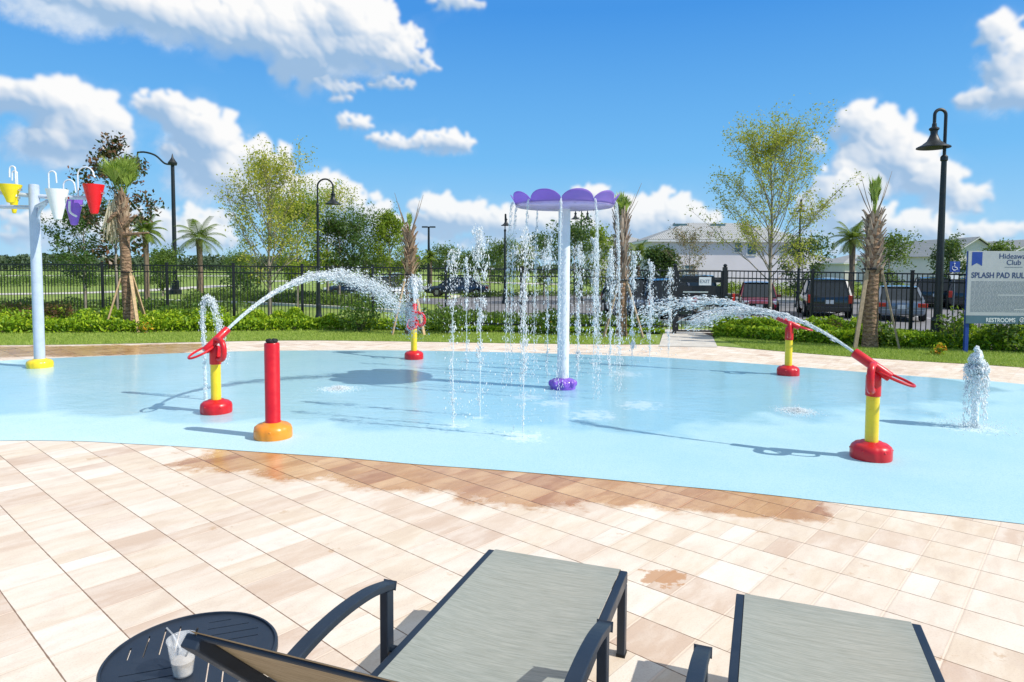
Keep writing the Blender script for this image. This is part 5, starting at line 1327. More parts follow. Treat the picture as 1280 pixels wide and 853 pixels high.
# ------------------------------------------------------------------ splash pad equipment
def base_cap(mb, r=.18, h=.15, lumps=6):
    def mod(a, i):
        return 1 - (0.035 * (0.5 + 0.5 * math.cos(lumps * a)) ** 6 if 1 <= i <= 4 else 0)
    mb.lathe([(r * .97, 0), (r, .02), (r, h * .55), (r * .95, h * .78), (r * .78, h * .95), (r * .55, h), (r * .5, h + .012)], n=72, mod=mod)
def bolts(mb, r, h, m=6):
    for k in range(m):
        a = k * 2 * PI / m + .3; mb.ball((math.cos(a) * r * .955, math.sin(a) * r * .955, h * .60), .013, 10)
def cannon(px, py, hdir, elev, label, name='spray_cannon', swap=1):
    loc = G(px, py); az = math.atan2(hdir[1], hdir[0])
    r = empty(name, loc, az, label, 'spray cannon', 'red and yellow spray cannons on the splash pad')
    mb = MB(); base_cap(mb); bolts(mb, .18, .15); mb.build('base', M['red'], r, smooth=True, angle=60)
    mb = MB(); mb.lathe([(.058, .14), (.058, .60)], n=28); mb.build('pole', M['yellow'], r, smooth=True)
    mb = MB(); mb.lathe([(.062, .585), (.066, .59), (.066, .72), (.064, .775), (.05, .80), (.02, .81)], n=28); mb.build('swivel', M['red'], r, smooth=True)
    # swan-neck yoke
    s = swap; zc = .875
    yk = smooth_curve([Vector((0, s * .03, .655)), Vector((0, s * .13, .65)), Vector((.0, s * .19, .69)), Vector((.0, s * .20, .77)), Vector((0, s * .17, .85)), Vector((0, s * .10, .88)), Vector((0, s * .01, zc))], 6)
    mb = MB(); mb.tube(yk, .033, 12); mb.build('yoke', M['red'], r, smooth=True)
    ce, se = math.cos(elev), math.sin(elev); c = Vector((.02, 0, zc)); d = Vector((ce, 0, se))
    mb = MB(); mb.tube([c - d * .19, c - d * .18, c + d * .175, c + d * .185], [.040, .047, .047, .041], 20); ba = mb.build('barrel', M['red'], r, smooth=True, angle=50)
    mb = MB(); mb.tube([c + d * .18, c + d * .188], [.03, .03], 16); mb.build('nozzle', M['rubber'], ba)
    e2 = elev * .62; d2 = Vector((math.cos(e2), 0, math.sin(e2)))
    hc = c - d * .13 - d2 * .10; ring = [hc - d2 * .155 * math.cos(a) + Vector((0, 1, 0)) * .10 * math.sin(a) for a in [2 * PI * i / 32 for i in range(32)]]
    mb = MB(); mb.tube(ring, .0135, 8, closed=True); mb.build('handle', M['red'], r, smooth=True)
    muz = loc + Matrix.Rotation(az, 3, 'Z') @ (c + d * .19)
    return r, muz
jets = []
c1, m1 = cannon(270.5, 516, (.62, .78), R(40), 'spray cannon on the left shooting a long water arc over the pad', swap=-1)
c2, m2 = cannon(1088.5, 573, (-.81, .59), R(34), 'spray cannon at the right front shooting water to the left', swap=1)
c3, m3 = cannon(985, 469, (-.92, .38), R(24), 'spray cannon at the right rear near the edge of the pad', swap=1)
c4_, m4 = cannon(517.5, 449, (.05, .9), R(66), 'small looking spray cannon at the rear centre shooting a white plume up', swap=-1)

# red bollard
r = empty('spray_post', G(341.5, 547), 0.4, 'plain red post with an orange foot at the near left of the pad', 'spray post')
mb = MB(); base_cap(mb, .192, .15); bolts(mb, .192, .15); mb.build('base', M['orange'], r, smooth=True, angle=60)
mb = MB(); mb.lathe([(.078, .14), (.078, .17), (.075, .175), (.075, .965), (.070, .975)], n=32); mb.build('post', M['red'], r, smooth=True)
mb = MB(); mb.lathe([(.05, .97), (.055, .99), (.05, 1.005)], n=16)
for k in range(6): mb.ball((.04 * math.cos(k * PI / 3), .04 * math.sin(k * PI / 3), .997), .022, 8)
mb.build('nozzle', M['rubber'], r, smooth=True)

# flower umbrella
UL = G(703.5, 486)
u = empty('flower_fountain', UL, 0, 'tall white pole carrying a purple petal dish with water spilling off it', 'water feature')
UH = zat(705, 266, UL.y)  # dish underside
mb = MB(); base_cap(mb, .185, .15, 8); mb.build('base', M['purple'], u, smooth=True, angle=60)
mb = MB()
for k in range(8): mb.ball((.155 * math.cos(k * PI / 4), .155 * math.sin(k * PI / 4), .08), .058, 10)
mb.build('petal_boss', M['purple'], u, smooth=True)
mb = MB(); mb.lathe([(.086, .14), (.086, UH + .06)], n=32); mb.build('pole', M['pipe_white'], u, smooth=True)
def dish_mat():
    m, nt, b = new_mat('translucent_purple'); b.inputs['Base Color'].default_value = (0.38, 0.24, 0.72, 1); b.inputs['Roughness'].default_value = .3
    tr = nt.new('ShaderNodeBsdfTranslucent', {0: (0.42, 0.2, 0.85, 1)}); mx = nt.new('ShaderNodeMixShader', {0: .45})
    n = nt.noise(objco(nt), 5, 3); lnk(nt, nt.mix(n, (0.34, 0.21, 0.58, 1), (0.48, 0.34, 0.72, 1)), b, 'Base Color')
    nt.l.new(b.outputs[0], mx.inputs[1]); nt.l.new(tr.outputs[0], mx.inputs[2]); nt.l.new(mx.outputs[0], nt.n['Material Output'].inputs[0]); return m
M['dish'] = dish_mat()
M['dish_plate'] = paint('dish_plate', (0.46, 0.33, 0.66), 0.3, 0.1, coat=0.2)
UR = .70
mb = MB(); mb.lathe([(.08, UH + .05), (.35, UH + .055), (UR - .02, UH + .075), (UR, UH + .09), (UR + .005, UH + .12), (UR - .01, UH + .12), (UR - .02, UH + .095), (.3, UH + .075), (.08, UH + .07)], n=80); mb.build('dish', M['dish_plate'], u, smooth=True, angle=50)
for k in range(10):
    a0 = 2 * PI * (k + .5) / 10 + R(-98)
    mb = MB(); vs = []; nn = 16; mm = 6
    hw = PI / 10 * 1.06
    for j in range(mm + 1):
        for i in range(nn + 1):
            t = i / nn * 2 - 1; prof = (1 - abs(t) ** 2.2) ** .62 if abs(t) < 1 else 0
            hgt = .155 * prof * j / mm; aa = a0 + t * hw; rr = UR + .004 + .08 * (j / mm) ** 1.3 * prof
            vs.append((rr * math.cos(aa), rr * math.sin(aa), UH + .10 + hgt))
    mb.add(vs, [(j * (nn + 1) + i, j * (nn + 1) + i + 1, (j + 1) * (nn + 1) + i + 1, (j + 1) * (nn + 1) + i) for j in range(mm) for i in range(nn)])
    o = mb.build('petal', M['dish'], u, smooth=True, angle=80)
    sol = o.modifiers.new('thick', 'SOLIDIFY'); sol.thickness = .008

# tipping bucket tree
BL = G(50, 459.5); DB = BL.y
bt = empty('bucket_tree', BL, 0, 'pale pole with cross arms holding coloured tipping buckets at the far left', 'water feature')
mb = MB(); base_cap(mb, .20, .14, 8); mb.build('base', M['yellow'], bt, smooth=True, angle=60)
BH = zat(42, 231, DB)
mb = MB(); mb.lathe([(.083, .12), (.080, BH - .03), (.074, BH), (.03, BH + .01)], n=32); mb.build('pole', M['pipe_grey'], bt, smooth=True)
zu, zl = zat(42, 245, DB), zat(42, 258, DB)
def bx_(px): return (px - 45) / F * DB
mb = MB(); mb.tube(smooth_curve([Vector((-1.1, -.30, zu + .10)), Vector((0, 0, zu)), Vector((bx_(108), .10, zu - .02))], 6), .036, 12); mb.build('arm', M['pipe_grey'], bt, smooth=True)
mb = MB(); mb.tube([(-1.1, .30, zl + .02), (0, 0, zl - .02), (bx_(72), -.22, zl + .06)], .034, 12); mb.build('arm', M['pipe_grey'], bt, smooth=True)
mb = MB(); mb.tube(smooth_curve([Vector((.05, 0, zl - .3)), Vector((.12, -.05, zl - .08)), Vector((.3, -.15, zl + .03))], 5), .028, 10); mb.build('gusset', M['pipe_grey'], bt, smooth=True)
def bucket(px, py0, py1, y, mat, label, arc, wpx=24):
    """px centre, py0 rim, py1 tip"""
    D = DB + y; s = D / F
    x = (px - 640) / F * D - BL.x; zt_ = zat(px, py0, D); zb_ = zat(px, py1, D); hh = zt_ - zb_; rw = wpx / 2 * s
    r = empty('tipping_bucket', BL + Vector((x, y, zb_)), 0, label, 'bucket', 'coloured tipping buckets on the bucket tree')
    mb = MB(); mb.lathe([(.02, 0), (rw * .34, .012), (rw * .40, .05), (rw * .98, hh - .02), (rw, hh), (rw * .96, hh), (rw * .93, hh - .03), (rw * .36, .07), (.02, .05)], n=36); mb.build('cup', mat, r, smooth=True)
    for sg in (-1, 1):
        mb = MB(); mb.tube([(sg * rw * .80, 0, hh * .72), (sg * rw * 1.12, 0, hh * .72)], .022, 10); mb.build('pivot', M['chrome'], r, smooth=True)
    # fill pipe hooks over it (belongs to the tree)
    a0, a1, top, lo, end = arc
    xa, xb = (a0 - 640) / F * D - BL.x, (a1 - 640) / F * D - BL.x; zt2 = zat(a0, top, D); zlo = zat(a0, lo, D); ze = zat(a1, end, D)
    rr = (xb - xa) / 2; ar = abs(rr)
    pts = [Vector((xa, y, zlo)), Vector((xa, y, zt2 - ar))] + [Vector((xa + rr - rr * math.cos(t), y, zt2 - ar + ar * math.sin(t))) for t in [PI * i / 10 for i in range(1, 10)]] + [Vector((xb, y, zt2 - ar)), Vector((xb + rr * .15, y, ze))]
    mb = MB(); mb.tube(pts, .0125, 10); mb.build('fill_pipe', M['pipe_white'], bt, smooth=True)
bucket(17, 231, 254, -.25, M['yellow_b'], 'yellow tipping bucket, larger and higher one left of the pole', (24, 17, 208, 246, 222), 25)
bucket(21, 240, 267, .35, M['yellow_b'], 'yellow tipping bucket, lower and farther one left of the pole', (26, 20, 214, 250, 226), 13)
bucket(75, 237, 275, -.35, M['white_plastic'], 'white tipping bucket nearest the pole on its right', (65, 74, 214, 250, 229), 25)
bucket(95, 247, 282, .30, M['purple'], 'purple tipping bucket between the white and the red one', (83, 97, 225, 262, 241), 22)
bucket(120.5, 231, 268, .02, M['red_b'], 'red tipping bucket at the right end of the arm', (101, 121, 209, 246, 222), 24)
mb = MB(); mb.tube([(bx_(108), .10, zu - .02), (bx_(113), .02, zu - .03)], .022, 8); mb.build('arm_tip', M['pipe_grey'], bt)
mb = MB(); mb.tube(smooth_curve([Vector((bx_(84), .1, zl + .1)), Vector((bx_(84), .1, zl - .08)), Vector((bx_(92), .1, zl - .16))], 5), .018, 8); mb.build('fill_pipe', M['pipe_white'], bt, smooth=True)

# ------------------------------------------------------------------ water
OCT_V = np.array([[1, 0, 0], [0, 1, 0], [-1, 0, 0], [0, -1, 0], [0, 0, 1.0], [0, 0, -1.0]])
OCT_F = np.array([[0, 1, 4], [1, 2, 4], [2, 3, 4], [3, 0, 4], [1, 0, 5], [2, 1, 5], [3, 2, 5], [0, 3, 5]])
def droplets(c, r, vdir=None, stretch=1.0, name='spray', mat=None, parent=None):
    n = len(c)
    r = np.asarray(r)
    V = OCT_V[None] * r[:, None, None]
    # random turn
    a = rng.uniform(0, 2 * PI, n); ca, sa = np.cos(a)[:, None], np.sin(a)[:, None]
    V = np.stack([V[..., 0] * ca - V[..., 1] * sa, V[..., 0] * sa + V[..., 1] * ca, V[..., 2]], -1)
    if vdir is not None:
        d = vdir / (np.linalg.norm(vdir, axis=1)[:, None] + 1e-9)
        pr = (V * d[:, None, :]).sum(-1, keepdims=True)
        st = (stretch * rng.uniform(.4, 1.3, n))[:, None, None]
        V = V + d[:, None, :] * pr * st
    V = V + c[:, None, :]
    vv_ = V.reshape(-1, 3); ff = (OCT_F[None] + (np.arange(n) * 6)[:, None, None]).reshape(-1, 3)
    me = bpy.data.meshes.new(name); me.vertices.add(len(vv_)); me.vertices.foreach_set('co', vv_.reshape(-1).astype(np.float32))
    me.loops.add(ff.size); me.loops.foreach_set('vertex_index', ff.reshape(-1).astype(np.int32))
    me.polygons.add(len(ff)); me.polygons.foreach_set('loop_start', np.arange(0, ff.size, 3, dtype=np.int32))
    me.update(calc_edges=True); me.polygons.foreach_set('use_smooth', np.ones(len(ff), dtype=bool))
    me.materials.append(mat or M['drops'])
    return new_obj(name, me, parent)
def lumpy_tube(mb, pts, rs, n=8, amp=.3, f=9):
    out = []
    k = len(pts); rr = []
    for i in range(k): rr.append(rs[i] * (1 + amp * math.sin(i * f * .37 + 1.3) * math.sin(i * .91 * f + .4)))
    mb.tube(pts, rr, n)
def jet(muz, hdir, elev, reach_half, n, label, core=0.55, smax=2.0, r0=.022, spread=.10, dr=.0045):
    """ballistic arc; reach_half = horizontal distance to apex"""
    hd = Vector((hdir[0], hdir[1], 0)).normalized(); t = math.tan(elev)
    root = empty('water_arc', muz, 0, label, 'water jet')
    def pos(s): return hd * s + Vector((0, 0, t * s - t * s * s / (2 * reach_half)))
    for q in range(5):
        off = Vector((random.uniform(-1, 1), random.uniform(-1, 1), random.uniform(-1, 1))) * r0 * .6
        m_ = 60; e_ = core * random.uniform(.8, 1.15)
        pts = [pos(reach_half * e_ * 2 * i / m_) + off * (.6 + 3.0 * i / m_) + Vector((0, 0, .004 * math.sin(i * .8 + q * 2) * i / m_)) for i in range(m_ + 1)]
        mb = MB(); lumpy_tube(mb, pts, [r0 * .5 * (1 - .55 * i / m_) for i in range(m_ + 1)], 8, .12 + .1 * (q % 2), 5 + q)
        mb.build('stream', M['stream'], root, smooth=True, angle=80)
    lo = core * .55 / smax
    hx = np.array([hd.x, hd.y, 0]); side = np.array([-hd.y, hd.x, 0])
    # clots of drops, then single drops
    nc = 260; uc = lo + (1 - lo) * rng.random(nc) ** .9; u1 = uc[rng.integers(0, nc, n * 2 // 3)]; cl_id = rng.integers(0, nc, n * 2 // 3); u1 = uc[cl_id]
    co_ = rng.normal(0, 1, (nc, 2))[cl_id]
    u2 = lo * .4 + (1 - lo * .4) * rng.random(n - len(u1)); u_ = np.concatenate([u1, u2]); o2 = np.concatenate([co_, rng.normal(0, 1.25, (len(u2), 2))])
    s = u_ * smax * reach_half; frac = u_
    sg = r0 * .45 + spread * np.clip(frac - lo * .8, 0, 1) ** 1.25
    s = s + rng.normal(0, 1, n) * (.015 + sg * .35)
    c = hx[None] * s[:, None] + np.array([0, 0, 1])[None] * (t * s - t * s * s / (2 * reach_half))[:, None]
    c += side[None] * ((o2[:, 0] + rng.normal(0, .22, n)) * sg)[:, None]
    c[:, 2] += (o2[:, 1] * .8 + rng.normal(0, .2, n)) * sg - np.abs(rng.normal(0, 1, n)) * sg * 1.2 * np.clip((frac - .35) * 2, 0, 1)
    keep = c[:, 2] > -muz[2] + .01; c = c[keep]; s = s[keep]
    m_ = len(c); vd = hx[None] + np.array([0, 0, 1])[None] * (t - t * s / reach_half)[:, None]
    droplets(c, dr * rng.uniform(.4, 1.4, m_) * rng.choice([1, 1, 1, 1.9], m_), vd, 3.6, 'spray', M['drops'], root)['kind'] = 'stuff'
    return root
jet(m1, (.62, .78), R(40), 1.55, 12000, 'long high water arc from the left spray cannon toward the braced palm', .60, 2.0, .022, .14, .0030)
jet(m2, (-.81, .59), R(36), .98, 3200, 'water arc from the right front spray cannon shooting left', .78, 1.62, .022, .045, .0028)
jet(m3, (-.92, .38), R(24), 1.15, 2200, 'low scattered water arc from the right rear spray cannon across the gate', .3, 2.0, .016, .12, .0045)
jet(m4, (-.1, .9), R(72), .30, 1700, 'white water plume rising from the rear centre spray cannon', .5, 1.5, .03, .10, .0085)

def geyser(px, py, top_py, label, n=900, r=.007, sp=.035, head=.07, seedn=0, vis=True):
    b0 = G(px, py); H = zat(px, top_py, b0.y)
    root = empty('ground_jet', b0, 0, label, 'water jet', 'ground jets around the flower')
    for q in range(2):
        m_ = 40; mb = MB(); pts = [Vector((math.sin(i * .5 + seedn + q) * .010 * (i / m_), math.cos(i * .6 + q) * .010 * i / m_, H * (.62 + .1 * q) * i / m_)) for i in range(m_ + 1)]
        lumpy_tube(mb, pts, [r * (1 - .5 * i / m_) for i in range(m_ + 1)], 7, .5, 7 + q); mb.build('stream', M['stream'], root, smooth=True, angle=80)
    nc = 34; tz = rng.random(nc) ** .7; lat = rng.normal(0, 1, (nc, 2)) * (.012 + sp * tz[:, None] ** 2)
    i = rng.integers(0, nc, n); k = n
    c = np.stack([lat[i, 0] + rng.normal(0, .014, n), lat[i, 1] + rng.normal(0, .014, n), H * tz[i] + rng.normal(0, .035, n)], 1)
    nh = n // 3; hh = np.abs(rng.normal(0, .13, nh))
    hw_ = head * (.25 + 3.2 * np.clip(hh, 0, .25)); hc = np.stack([rng.normal(0, 1, nh) * hw_, rng.normal(0, 1, nh) * hw_, H * (1 - hh)], 1)
    nf = n // 3; fr = rng.random(nf); rad = head * 1.6; fc = np.stack([rng.normal(0, 1, nf) * rad * (1.1 - fr * .6), rng.normal(0, 1, nf) * rad * (1.1 - fr * .6), H * fr * .95], 1)
    c = np.concatenate([c, hc, fc]); c[:, 2] = np.clip(c[:, 2], .006, 9); k = len(c)
    vd = np.tile(np.array([[0, 0, 1.0]]), (k, 1)) + rng.normal(0, .25, (k, 3))
    droplets(c, .0034 * (b0.y / 9) ** .5 * rng.uniform(.5, 1.5, k) * rng.choice([1, 1, 1, 2.0], k), vd, 2.4, 'spray', M['drops'], root)['kind'] = 'stuff'
    return root
GJ = [(566, 533, 312, 'ground jet left of the tallest one, thin and scattered', 500), (600, 521, 285, 'tallest near ground jet with a dense white head left of the flower', 1100), (654, 547, 284, 'near ground jet just left of the flower pole, long thin strand', 800),
      (684, 470, 300, 'ground jet hugging the left side of the flower pole', 500), (722, 472, 306, 'ground jet just right of the flower pole', 900), (742, 462, 298, 'ground jet second to the right of the flower pole', 900), (762, 468, 312, 'ground jet third to the right of the flower pole', 900),
      (790, 458, 315, 'ground jet between the flower and the shaggy palm', 800), (812, 452, 328, 'ground jet right of the shaggy palm', 600), (836, 446, 335, 'outermost ground jet toward the gate', 450), (583, 462, 322, 'weak far ground jet behind the tallest one', 350)]
for i, (px, py, tp, lb, n) in enumerate(GJ): geyser(px, py, tp, lb, n, seedn=i)

# water falling from the flower dish: one strand at every notch between petals
wroot = empty('falling_water', UL, 0, 'strands of water dripping from the rim of the purple flower dish', 'water')
for k in range(10):
    a = 2 * PI * k / 10 + R(-98); rr = UR + .05; x, y = rr * math.cos(a), rr * math.sin(a)
    mb = MB(); H0 = UH + .13
    pts = [Vector((x + math.cos(a) * .10 * (i / 20) ** .5, y + math.sin(a) * .10 * (i / 20) ** .5, H0 - (H0 - .4) * (i / 20) ** 1.6)) for i in range(21)]
    lumpy_tube(mb, pts, [.010 * (1 - .7 * i / 20) for i in range(21)], 6, .2, 6); mb.build('strand', M['stream'], wroot, smooth=True, angle=80)
    n = 420; t = rng.random(n); z = H0 * (1 - t ** 1.1)
    sg = .008 + .03 * t
    c = np.stack([x + math.cos(a) * .10 * t ** .5 + rng.normal(0, 1, n) * sg, y + math.sin(a) * .10 * t ** .5 + rng.normal(0, 1, n) * sg, np.clip(z, .006, 9)], 1)
    droplets(c, .0042 * rng.uniform(.5, 1.5, n), np.tile([[0, 0, 1.0]], (n, 1)), 3.5, 'spray', M['drops'], wroot)['kind'] = 'stuff'

# foaming jet at the right
b0 = G(1218, 535); H = zat(1218, 431, b0.y)
fr_ = empty('foam_jet', b0, 0, 'thick white foaming jet with a mushroom head at the right edge of the pad', 'water jet')
mb = MB(); lumpy_tube(mb, [Vector((math.sin(i) * .004, 0, H * .9 * i / 20)) for i in range(21)], [.032 + .016 * i / 20 for i in range(21)], 10, .25, 5); mb.build('stream', M['foam'], fr_, smooth=True, angle=80)
n = 8000; d = rng.normal(size=(n, 3)); d /= np.linalg.norm(d, axis=1)[:, None]; rr = rng.random(n) ** .4
hd_ = d * rr[:, None] * np.array([.12, .12, .17]); hd_[:, 0] *= np.clip(.62 - 3.2 * hd_[:, 2], .12, 1); hd_[:, 1] *= np.clip(.62 - 3.2 * hd_[:, 2], .12, 1); hd_ += np.array([0, 0, H - .19])
hd_ += rng.normal(0, .008, hd_.shape) + .018 * np.sin(hd_[:, [2, 0, 1]] * 55)
droplets(hd_, .0068 * rng.uniform(.4, 1.6, n), None, 1, 'foam_head', M['foam'], fr_)['kind'] = 'stuff'
n = 700; t = rng.random(n); a = rng.uniform(0, 2 * PI, n); rad = .07 + .05 * rng.random(n)
fc = np.stack([np.cos(a) * rad, np.sin(a) * rad, np.clip((H - .25) * (1 - t ** .9 * rng.random(n)), .01, 9)], 1)
droplets(fc, .008 * rng.uniform(.4, 1.5, n), np.tile([[0, 0, 1.0]], (n, 1)), 2, 'spray', M['drops'], fr_)['kind'] = 'stuff'
n = 1100; a = rng.uniform(0, 2 * PI, n); rad = np.abs(rng.normal(0, .22, n)); sc_ = np.stack([np.cos(a) * rad, np.sin(a) * rad, np.abs(rng.normal(0, .03, n)) + .006], 1)
droplets(sc_, .0045 * rng.uniform(.4, 1.5, n), None, 1, 'splash', M['foam'], fr_)['kind'] = 'stuff'

# arching spout behind the left cannon
b0 = G(257, 500); bh = zat(262, 373, b0.y)
sp_ = empty('water_spout', b0, 0, 'narrow arching water spout rising behind the left spray cannon', 'water jet')
pts = [Vector((0, 0, 0)), Vector((0.0, 0, bh * .45)), Vector((-.02, 0, bh * .75)), Vector((.0, 0, bh * .95)), Vector((.06, 0, bh)), Vector((.13, 0, bh * .93)), Vector((.20, 0, bh * .70)), Vector((.24, 0, bh * .4))]
cs = smooth_curve(pts, 10)
mb = MB(); lumpy_tube(mb, cs[:55], [.024 - .012 * i / 55 for i in range(55)], 8, .3, 6); mb.build('stream', M['stream'], sp_, smooth=True, angle=80)
ca_ = np.array([tuple(p) for p in cs]); i = rng.integers(0, len(ca_), 2600); c = ca_[i] + rng.normal(0, 1, (2600, 3)) * (.010 + .022 * (i / len(ca_)))[:, None]; c[:, 2] = np.clip(c[:, 2], .006, 5)
droplets(c, .0045 * rng.uniform(.4, 1.5, 2600), np.tile([[0, 0, 1.0]], (2600, 1)), 2, 'spray', M['drops'], sp_)['kind'] = 'stuff'
# low bubbling outlets
for px, py, lb in [(423, 487, 'low bubbling water outlet left of the flower shadow'), (996, 515, 'low bubbling water outlet between the two right cannons')]:
    n = 2600; a = rng.uniform(0, 2 * PI, n); rad = np.abs(rng.normal(0, .13, n)); c = np.stack([np.cos(a) * rad, np.sin(a) * rad, .006 + np.abs(rng.normal(0, 1, n)) * .022 * np.exp(-(rad / .15) ** 2)], 1)
    o = droplets(c, .0045 * rng.uniform(.4, 1.5, n), None, 1, 'bubbling_outlet', M['foam']); o.location = G(px, py); tag(o, lb, 'water jet')

# ------------------------------------------------------------------ loungers, table, cup
def sling_mat():
    m, nt, b = new_mat('sling_fabric'); co = objco(nt)
    a = nt.noise(nt.vmath('MULTIPLY', co, (9.0, 210, 90)), 1.0, 3, .7); bb = nt.noise(nt.vmath('MULTIPLY', co, (3.5, 60, 30)), 1.0, 3, .6)
    wv = nt.new('ShaderNodeTexWave', {'Scale': 95.0}, bands_direction='X'); nt.l.new(co, wv.inputs[0]); wy = nt.new('ShaderNodeTexWave', {'Scale': 95.0}, bands_direction='Y'); nt.l.new(co, wy.inputs[0])
    c = nt.mix(nt.mapr(a, .3, .7), (0.43, 0.475, 0.425, 1), (0.60, 0.64, 0.585, 1)); c = nt.mix(nt.math('MULTIPLY', nt.mapr(bb, .4, .7), .35), c, (0.42, 0.45, 0.39, 1))
    c = nt.mix(nt.math('MULTIPLY', wv.outputs[1], .12), c, (0.25, .28, .25, 1))
    bk = nt.new('ShaderNodeNewGeometry').outputs['Backfacing']; c = nt.mix(bk, c, nt.mix(nt.mapr(a, .3, .7), (0.17, 0.12, 0.075, 1), (0.28, 0.21, 0.14, 1)))  # back face tinted tan to imitate shade and light through the fabric
    lnk(nt, c, b, 'Base Color'); b.inputs['Roughness'].default_value = .7
    nt.l.new(bump(nt, nt.math('ADD', nt.math('MULTIPLY', wv.outputs[1], wy.outputs[1]), a), .4, .001), b.inputs['Normal'])
    tr = nt.new('ShaderNodeBsdfTranslucent'); nt.l.new(nt.mix(nt.mapr(a, .3, .7), (0.24, 0.16, 0.08, 1), (0.40, 0.29, 0.17, 1)), tr.inputs[0])
    g_ = nt.new('ShaderNodeNewGeometry')
    mx = nt.new('ShaderNodeMixShader', {0: .42}); nt.l.new(b.outputs[0], mx.inputs[1]); nt.l.new(tr.outputs[0], mx.inputs[2]); nt.l.new(mx.outputs[0], nt.n['Material Output'].inputs[0]); return m
M['sling'] = sling_mat()
LW, LL, SH = .68, 1.95, .38
def make_lounger(label):
    r = empty('sun_lounger', (0, 0, 0), 0, label, 'sun lounger', 'sun loungers on the paved deck')
    hw = LW / 2; yh = .62; th = math.atan2(.99 - .38, yh - .08); bl = math.hypot(.61, .54)
    for s in (-1, 1):
        mb = MB(); mb.bar((s * (hw - .018), 0.05, SH - .03), (s * (hw - .018), LL, SH - .03), .036, .055); mb.build('side_rail', M['frame'], r, bevel=.005)
        mb = MB(); mb.bar((s * (hw - .018), LL - .03, 0.01), (s * (hw - .018), LL - .03, SH - .058), .036, .05, (0, 1, 0)); lg = mb.build('leg', M['frame'], r, bevel=.004)
        mb = MB(); mb.box((s * (hw - .018), LL - .03, .006), (.04, .054, .012)); mb.build('foot_pad', M['rubber'], lg)
        # arm: front post, arched arm rest, rear post
        x = s * (hw + .068)
        cs = smooth_curve([Vector((x, 1.127, .562)), Vector((x, .97, .60)), Vector((x, .78, .612)), Vector((x, .58, .59)), Vector((x, .40, .53)), Vector((x, .24, .44))], 6)
        mb = MB(); k = len(cs); vs = []
        for i, p in enumerate(cs):
            t = (cs[min(i + 1, k - 1)] - cs[max(i - 1, 0)]).normalized(); nrm = Vector((0, -t.z, t.y))
            if nrm.z < 0: nrm = -nrm
            for (ax_, b_) in ((-1, -1), (1, -1), (1, 1), (-1, 1)): vs.append(p + Vector((ax_ * .024, 0, 0)) + nrm * b_ * .013)
        mb.add(vs, [(i * 4 + j, i * 4 + (j + 1) % 4, (i + 1) * 4 + (j + 1) % 4, (i + 1) * 4 + j) for i in range(k - 1) for j in range(4)] + [(0, 1, 2, 3), tuple((k - 1) * 4 + j for j in (3, 2, 1, 0))])
        ao = mb.build('armrest', M['frame'], r, bevel=.004)
        mb = MB(); mb.bar((x, 1.104, .01), (x, 1.104, .556), .034, .046, (0, 1, 0)); mb.build('arm_post', M['frame'], r, bevel=.004)
        mb = MB(); mb.bar((x, .24, .01), (x, .25, .45), .034, .04, (0, 1, 0)); mb.build('leg', M['frame'], r, bevel=.004)
        mb = MB(); mb.tube([(s * (hw - .02), 1.108, SH - .05), (x, 1.108, SH - .05)], .014, 8); mb.build('bracket', M['frame'], r)
        # backrest side rail
        A = Vector((s * (hw - .055), yh, SH - .01)); B = Vector((s * (hw - .055), .08, .935)); 
        mb = MB(); mb.bar(A, B, .03, .045, (1, 0, 0)); mb.build('back_rail', M['frame'], r, bevel=.004)
        mb = MB(); mb.tube([(s * (hw - .10), .36, .62), (s * (hw - .10), .18, SH - .02)], .011, 8); mb.build('back_prop', M['frame'], r)
    mb = MB()
    for y in (.06, 1.0, LL - .03): mb.bar((-hw + .036, y, SH - .062), (hw - .036, y, SH - .062), .03, .03)
    mb.build('cross_bar', M['frame'], r)
    mb = MB(); mb.tube([(-hw + .06, .094, .940), (hw - .06, .094, .940)], .008, 8); mb.build('top_bar', M['frame'], r, bevel=.004)
    # sling seat: slight sag, wraps down at the foot
    def sheet(rows, name, x_in=.034):
        mb = MB(); nx_ = 14; vs = []
        for (y, z, sag) in rows:
            for i in range(nx_ + 1):
                t = i / nx_ * 2 - 1; vs.append((t * (hw - x_in), y, z - sag * (1 - t * t)))
        mb.add(vs, [(j * (nx_ + 1) + i, j * (nx_ + 1) + i + 1, (j + 1) * (nx_ + 1) + i + 1, (j + 1) * (nx_ + 1) + i) for j in range(len(rows) - 1) for i in range(nx_)])
        return mb.build(name, M['sling'], r, smooth=True, angle=80)
    rows = [(yh + (LL - yh) * i / 16, SH + .001, .016 * math.sin(PI * i / 16) ** .5 + .001) for i in range(17)] + [(LL + .012, SH - .008, 0), (LL + .012, SH - .03, 0)]
    sheet(rows, 'seat_sling')
    rows = []
    for i in range(13):
        t = i / 12; y = yh - (yh - .07) * t; z = SH + .005 + (.94 - SH) * t; rows.append((y + .012, z + .012, .012 * math.sin(PI * t)))
    sheet(rows[::-1], 'back_sling', .048)
    return r
def place_lounger(r, fl, ang):
    ux, uy = Vector((math.cos(ang), math.sin(ang), 0)), Vector((-math.sin(ang), math.cos(ang), 0))
    p = fl + ux * LW / 2 - uy * LL; r.location = (p.x, p.y, 0); r.rotation_euler = (0, 0, ang)
l1 = make_lounger('sun lounger in the middle foreground with its tan looking backrest raised, beside the round table')
place_lounger(l1, Vector((-.107, 3.18, 0)), R(-20.0))
l2 = copy_tree(l1); l2['label'] = 'sun lounger at the right foreground showing only its foot end and one armrest'
place_lounger(l2, Vector((.958, 2.75, 0)), R(-21.0))

